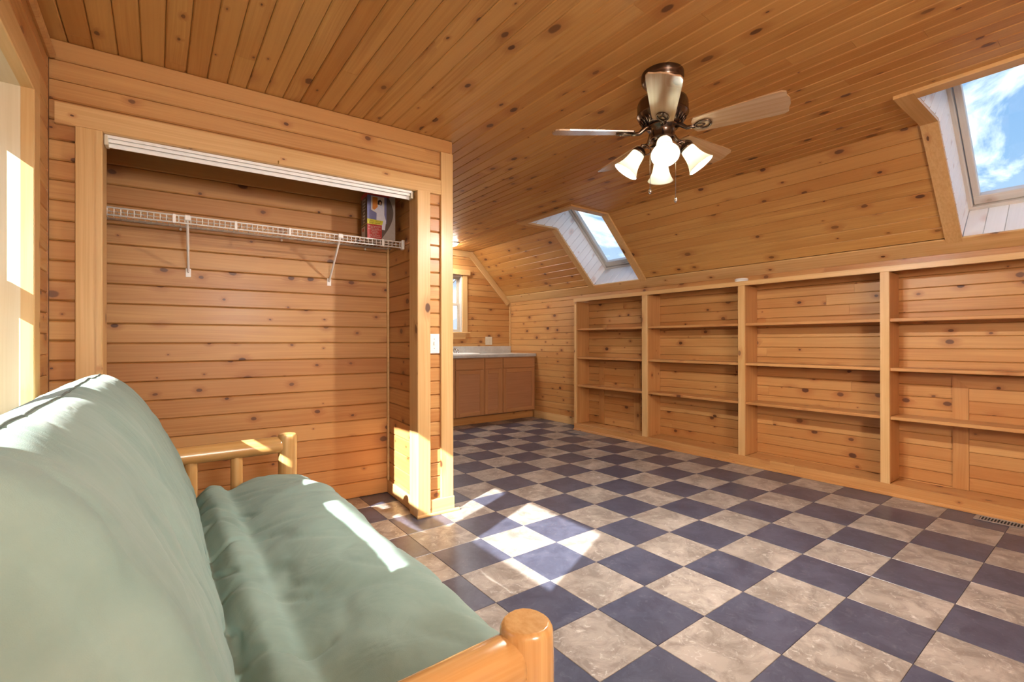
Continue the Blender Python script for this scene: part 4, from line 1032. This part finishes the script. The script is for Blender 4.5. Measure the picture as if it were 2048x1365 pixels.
for j in range(NY + 1):
    s = j / NY; s = 0.5 - 0.5 * math.cos(PI * s) * (0.35 + 0.65 * abs(math.cos(PI * s)) ** 0) if False else s
    y = ya + (yb2 - ya) * s
    e = min(y - ya, yb2 - y); rr = 0.085
    inset = rr - math.sqrt(max(0, rr * rr - (rr - e) ** 2)) if e < rr else 0.0
    inset = min(inset, 0.055)
    for i in range(k):
        x, z = CP[i]; nx, nz = NR[i]
        a = noise.noise((x * 4, y * 3.2, z * 4)) * 0.012 + noise.noise((x * 9 + 5, y * 8, z * 9)) * 0.006
        rg = 1.0 - abs(noise.noise((x * 5 + z * 3 + 3, y * 6 + x * 4, z * 5)))
        wr = noise.noise((x * 3 + 11, y * 13, z * 5)) * 0.0028 - max(0.0, rg - 0.86) * 0.035
        amp = 1.0
        if 0.12 < x < 0.30 and z > 0.40: amp = 1.2; wr *= 1.4
        if z > 0.93: a *= 0.6; wr *= 0.5
        fy = max(0.0, min(1.0, (2.46 - y) / 0.40)) * max(0.0, min(1.0, (y - 0.62) / 0.2)); fy = fy * fy * (3 - 2 * fy)
        fx = max(0.0, min(1.0, (x - 0.20) / 0.22)); fx = fx * fx * (3 - 2 * fx)
        bulge = 0.036 * fx * fy * max(0.0, min(1.0, (z - 0.28) / 0.16))
        dsp = (a + wr) * amp - inset
        V.append((x + nx * dsp, y, z + nz * dsp + bulge))
for j in range(NY):
    for i in range(k): F.append((j * k + i, j * k + (i + 1) % k, (j + 1) * k + (i + 1) % k, (j + 1) * k + i))
from mathutils.geometry import tessellate_polygon
for j, flip in ((0, True), (NY, False)):
    for t3 in tessellate_polygon([[Vector((V[j * k + i][0], V[j * k + i][2], 0)) for i in range(k)]]):
        F.append(tuple(j * k + q for q in (reversed(t3) if flip else t3)))
me_o = mesh_obj('futon_mattress', V, F, 'fabric', None, None, True)
bm_chk = me_o.data
tag(me_o, 'sage green cotton futon mattress folded into seat and back', 'mattress')
# piping follows the upper front edge
ip = 3 * 7
path = []
for j in range(4, NY - 3, 2):
    v = Vector(V[j * k + ip]); path.append(v + Vector((NR[ip][0], 0, NR[ip][1])) * 0.0012)
MB().tube(path, 0.0024, 6).obj('piping', 'piping', me_o, None, True)

# ------------------------------------------------------------------ bare trees outside the far window
def bare_tree(x, y, h, seed, label):
    rr = random.Random(seed); mb = MB()
    def grow(p, d, L, r, lev):
        n = 4; pts = [p]; q = Vector(p); dd = Vector(d)
        for i in range(n):
            dd = (dd + Vector((rr.uniform(-.16, .16), rr.uniform(-.16, .16), rr.uniform(-.05, .12)))).normalized(); q = q + dd * (L / n); pts.append(q.copy())
        mb.tube(pts, [r * (1 - 0.5 * i / n) for i in range(n + 1)], 5)
        if lev < 4:
            for c in range(4 if lev else 9):
                b0 = pts[rr.randint(1 if lev else 1, n)]
                a = rr.uniform(0, 2 * PI); out = Vector((math.cos(a), math.sin(a), rr.uniform(0.3, 1.0))).normalized()
                grow(b0, (dd * 0.5 + out).normalized(), L * rr.uniform(.42, .6), r * 0.45, lev + 1)
    grow(Vector((x, y, -4.0)), Vector((0, 0, 1)), h, 0.16, 0)
    return tag(mb.obj('bare_tree', 'bark'), label, 'tree', 'leafless trees outside')
bare_tree(5.6, 15.5, 7.5, 3, 'leafless grey tree seen through the far kitchen window')
bare_tree(7.6, 19.0, 8.0, 5, 'leafless grey tree farther off beyond the kitchen window')
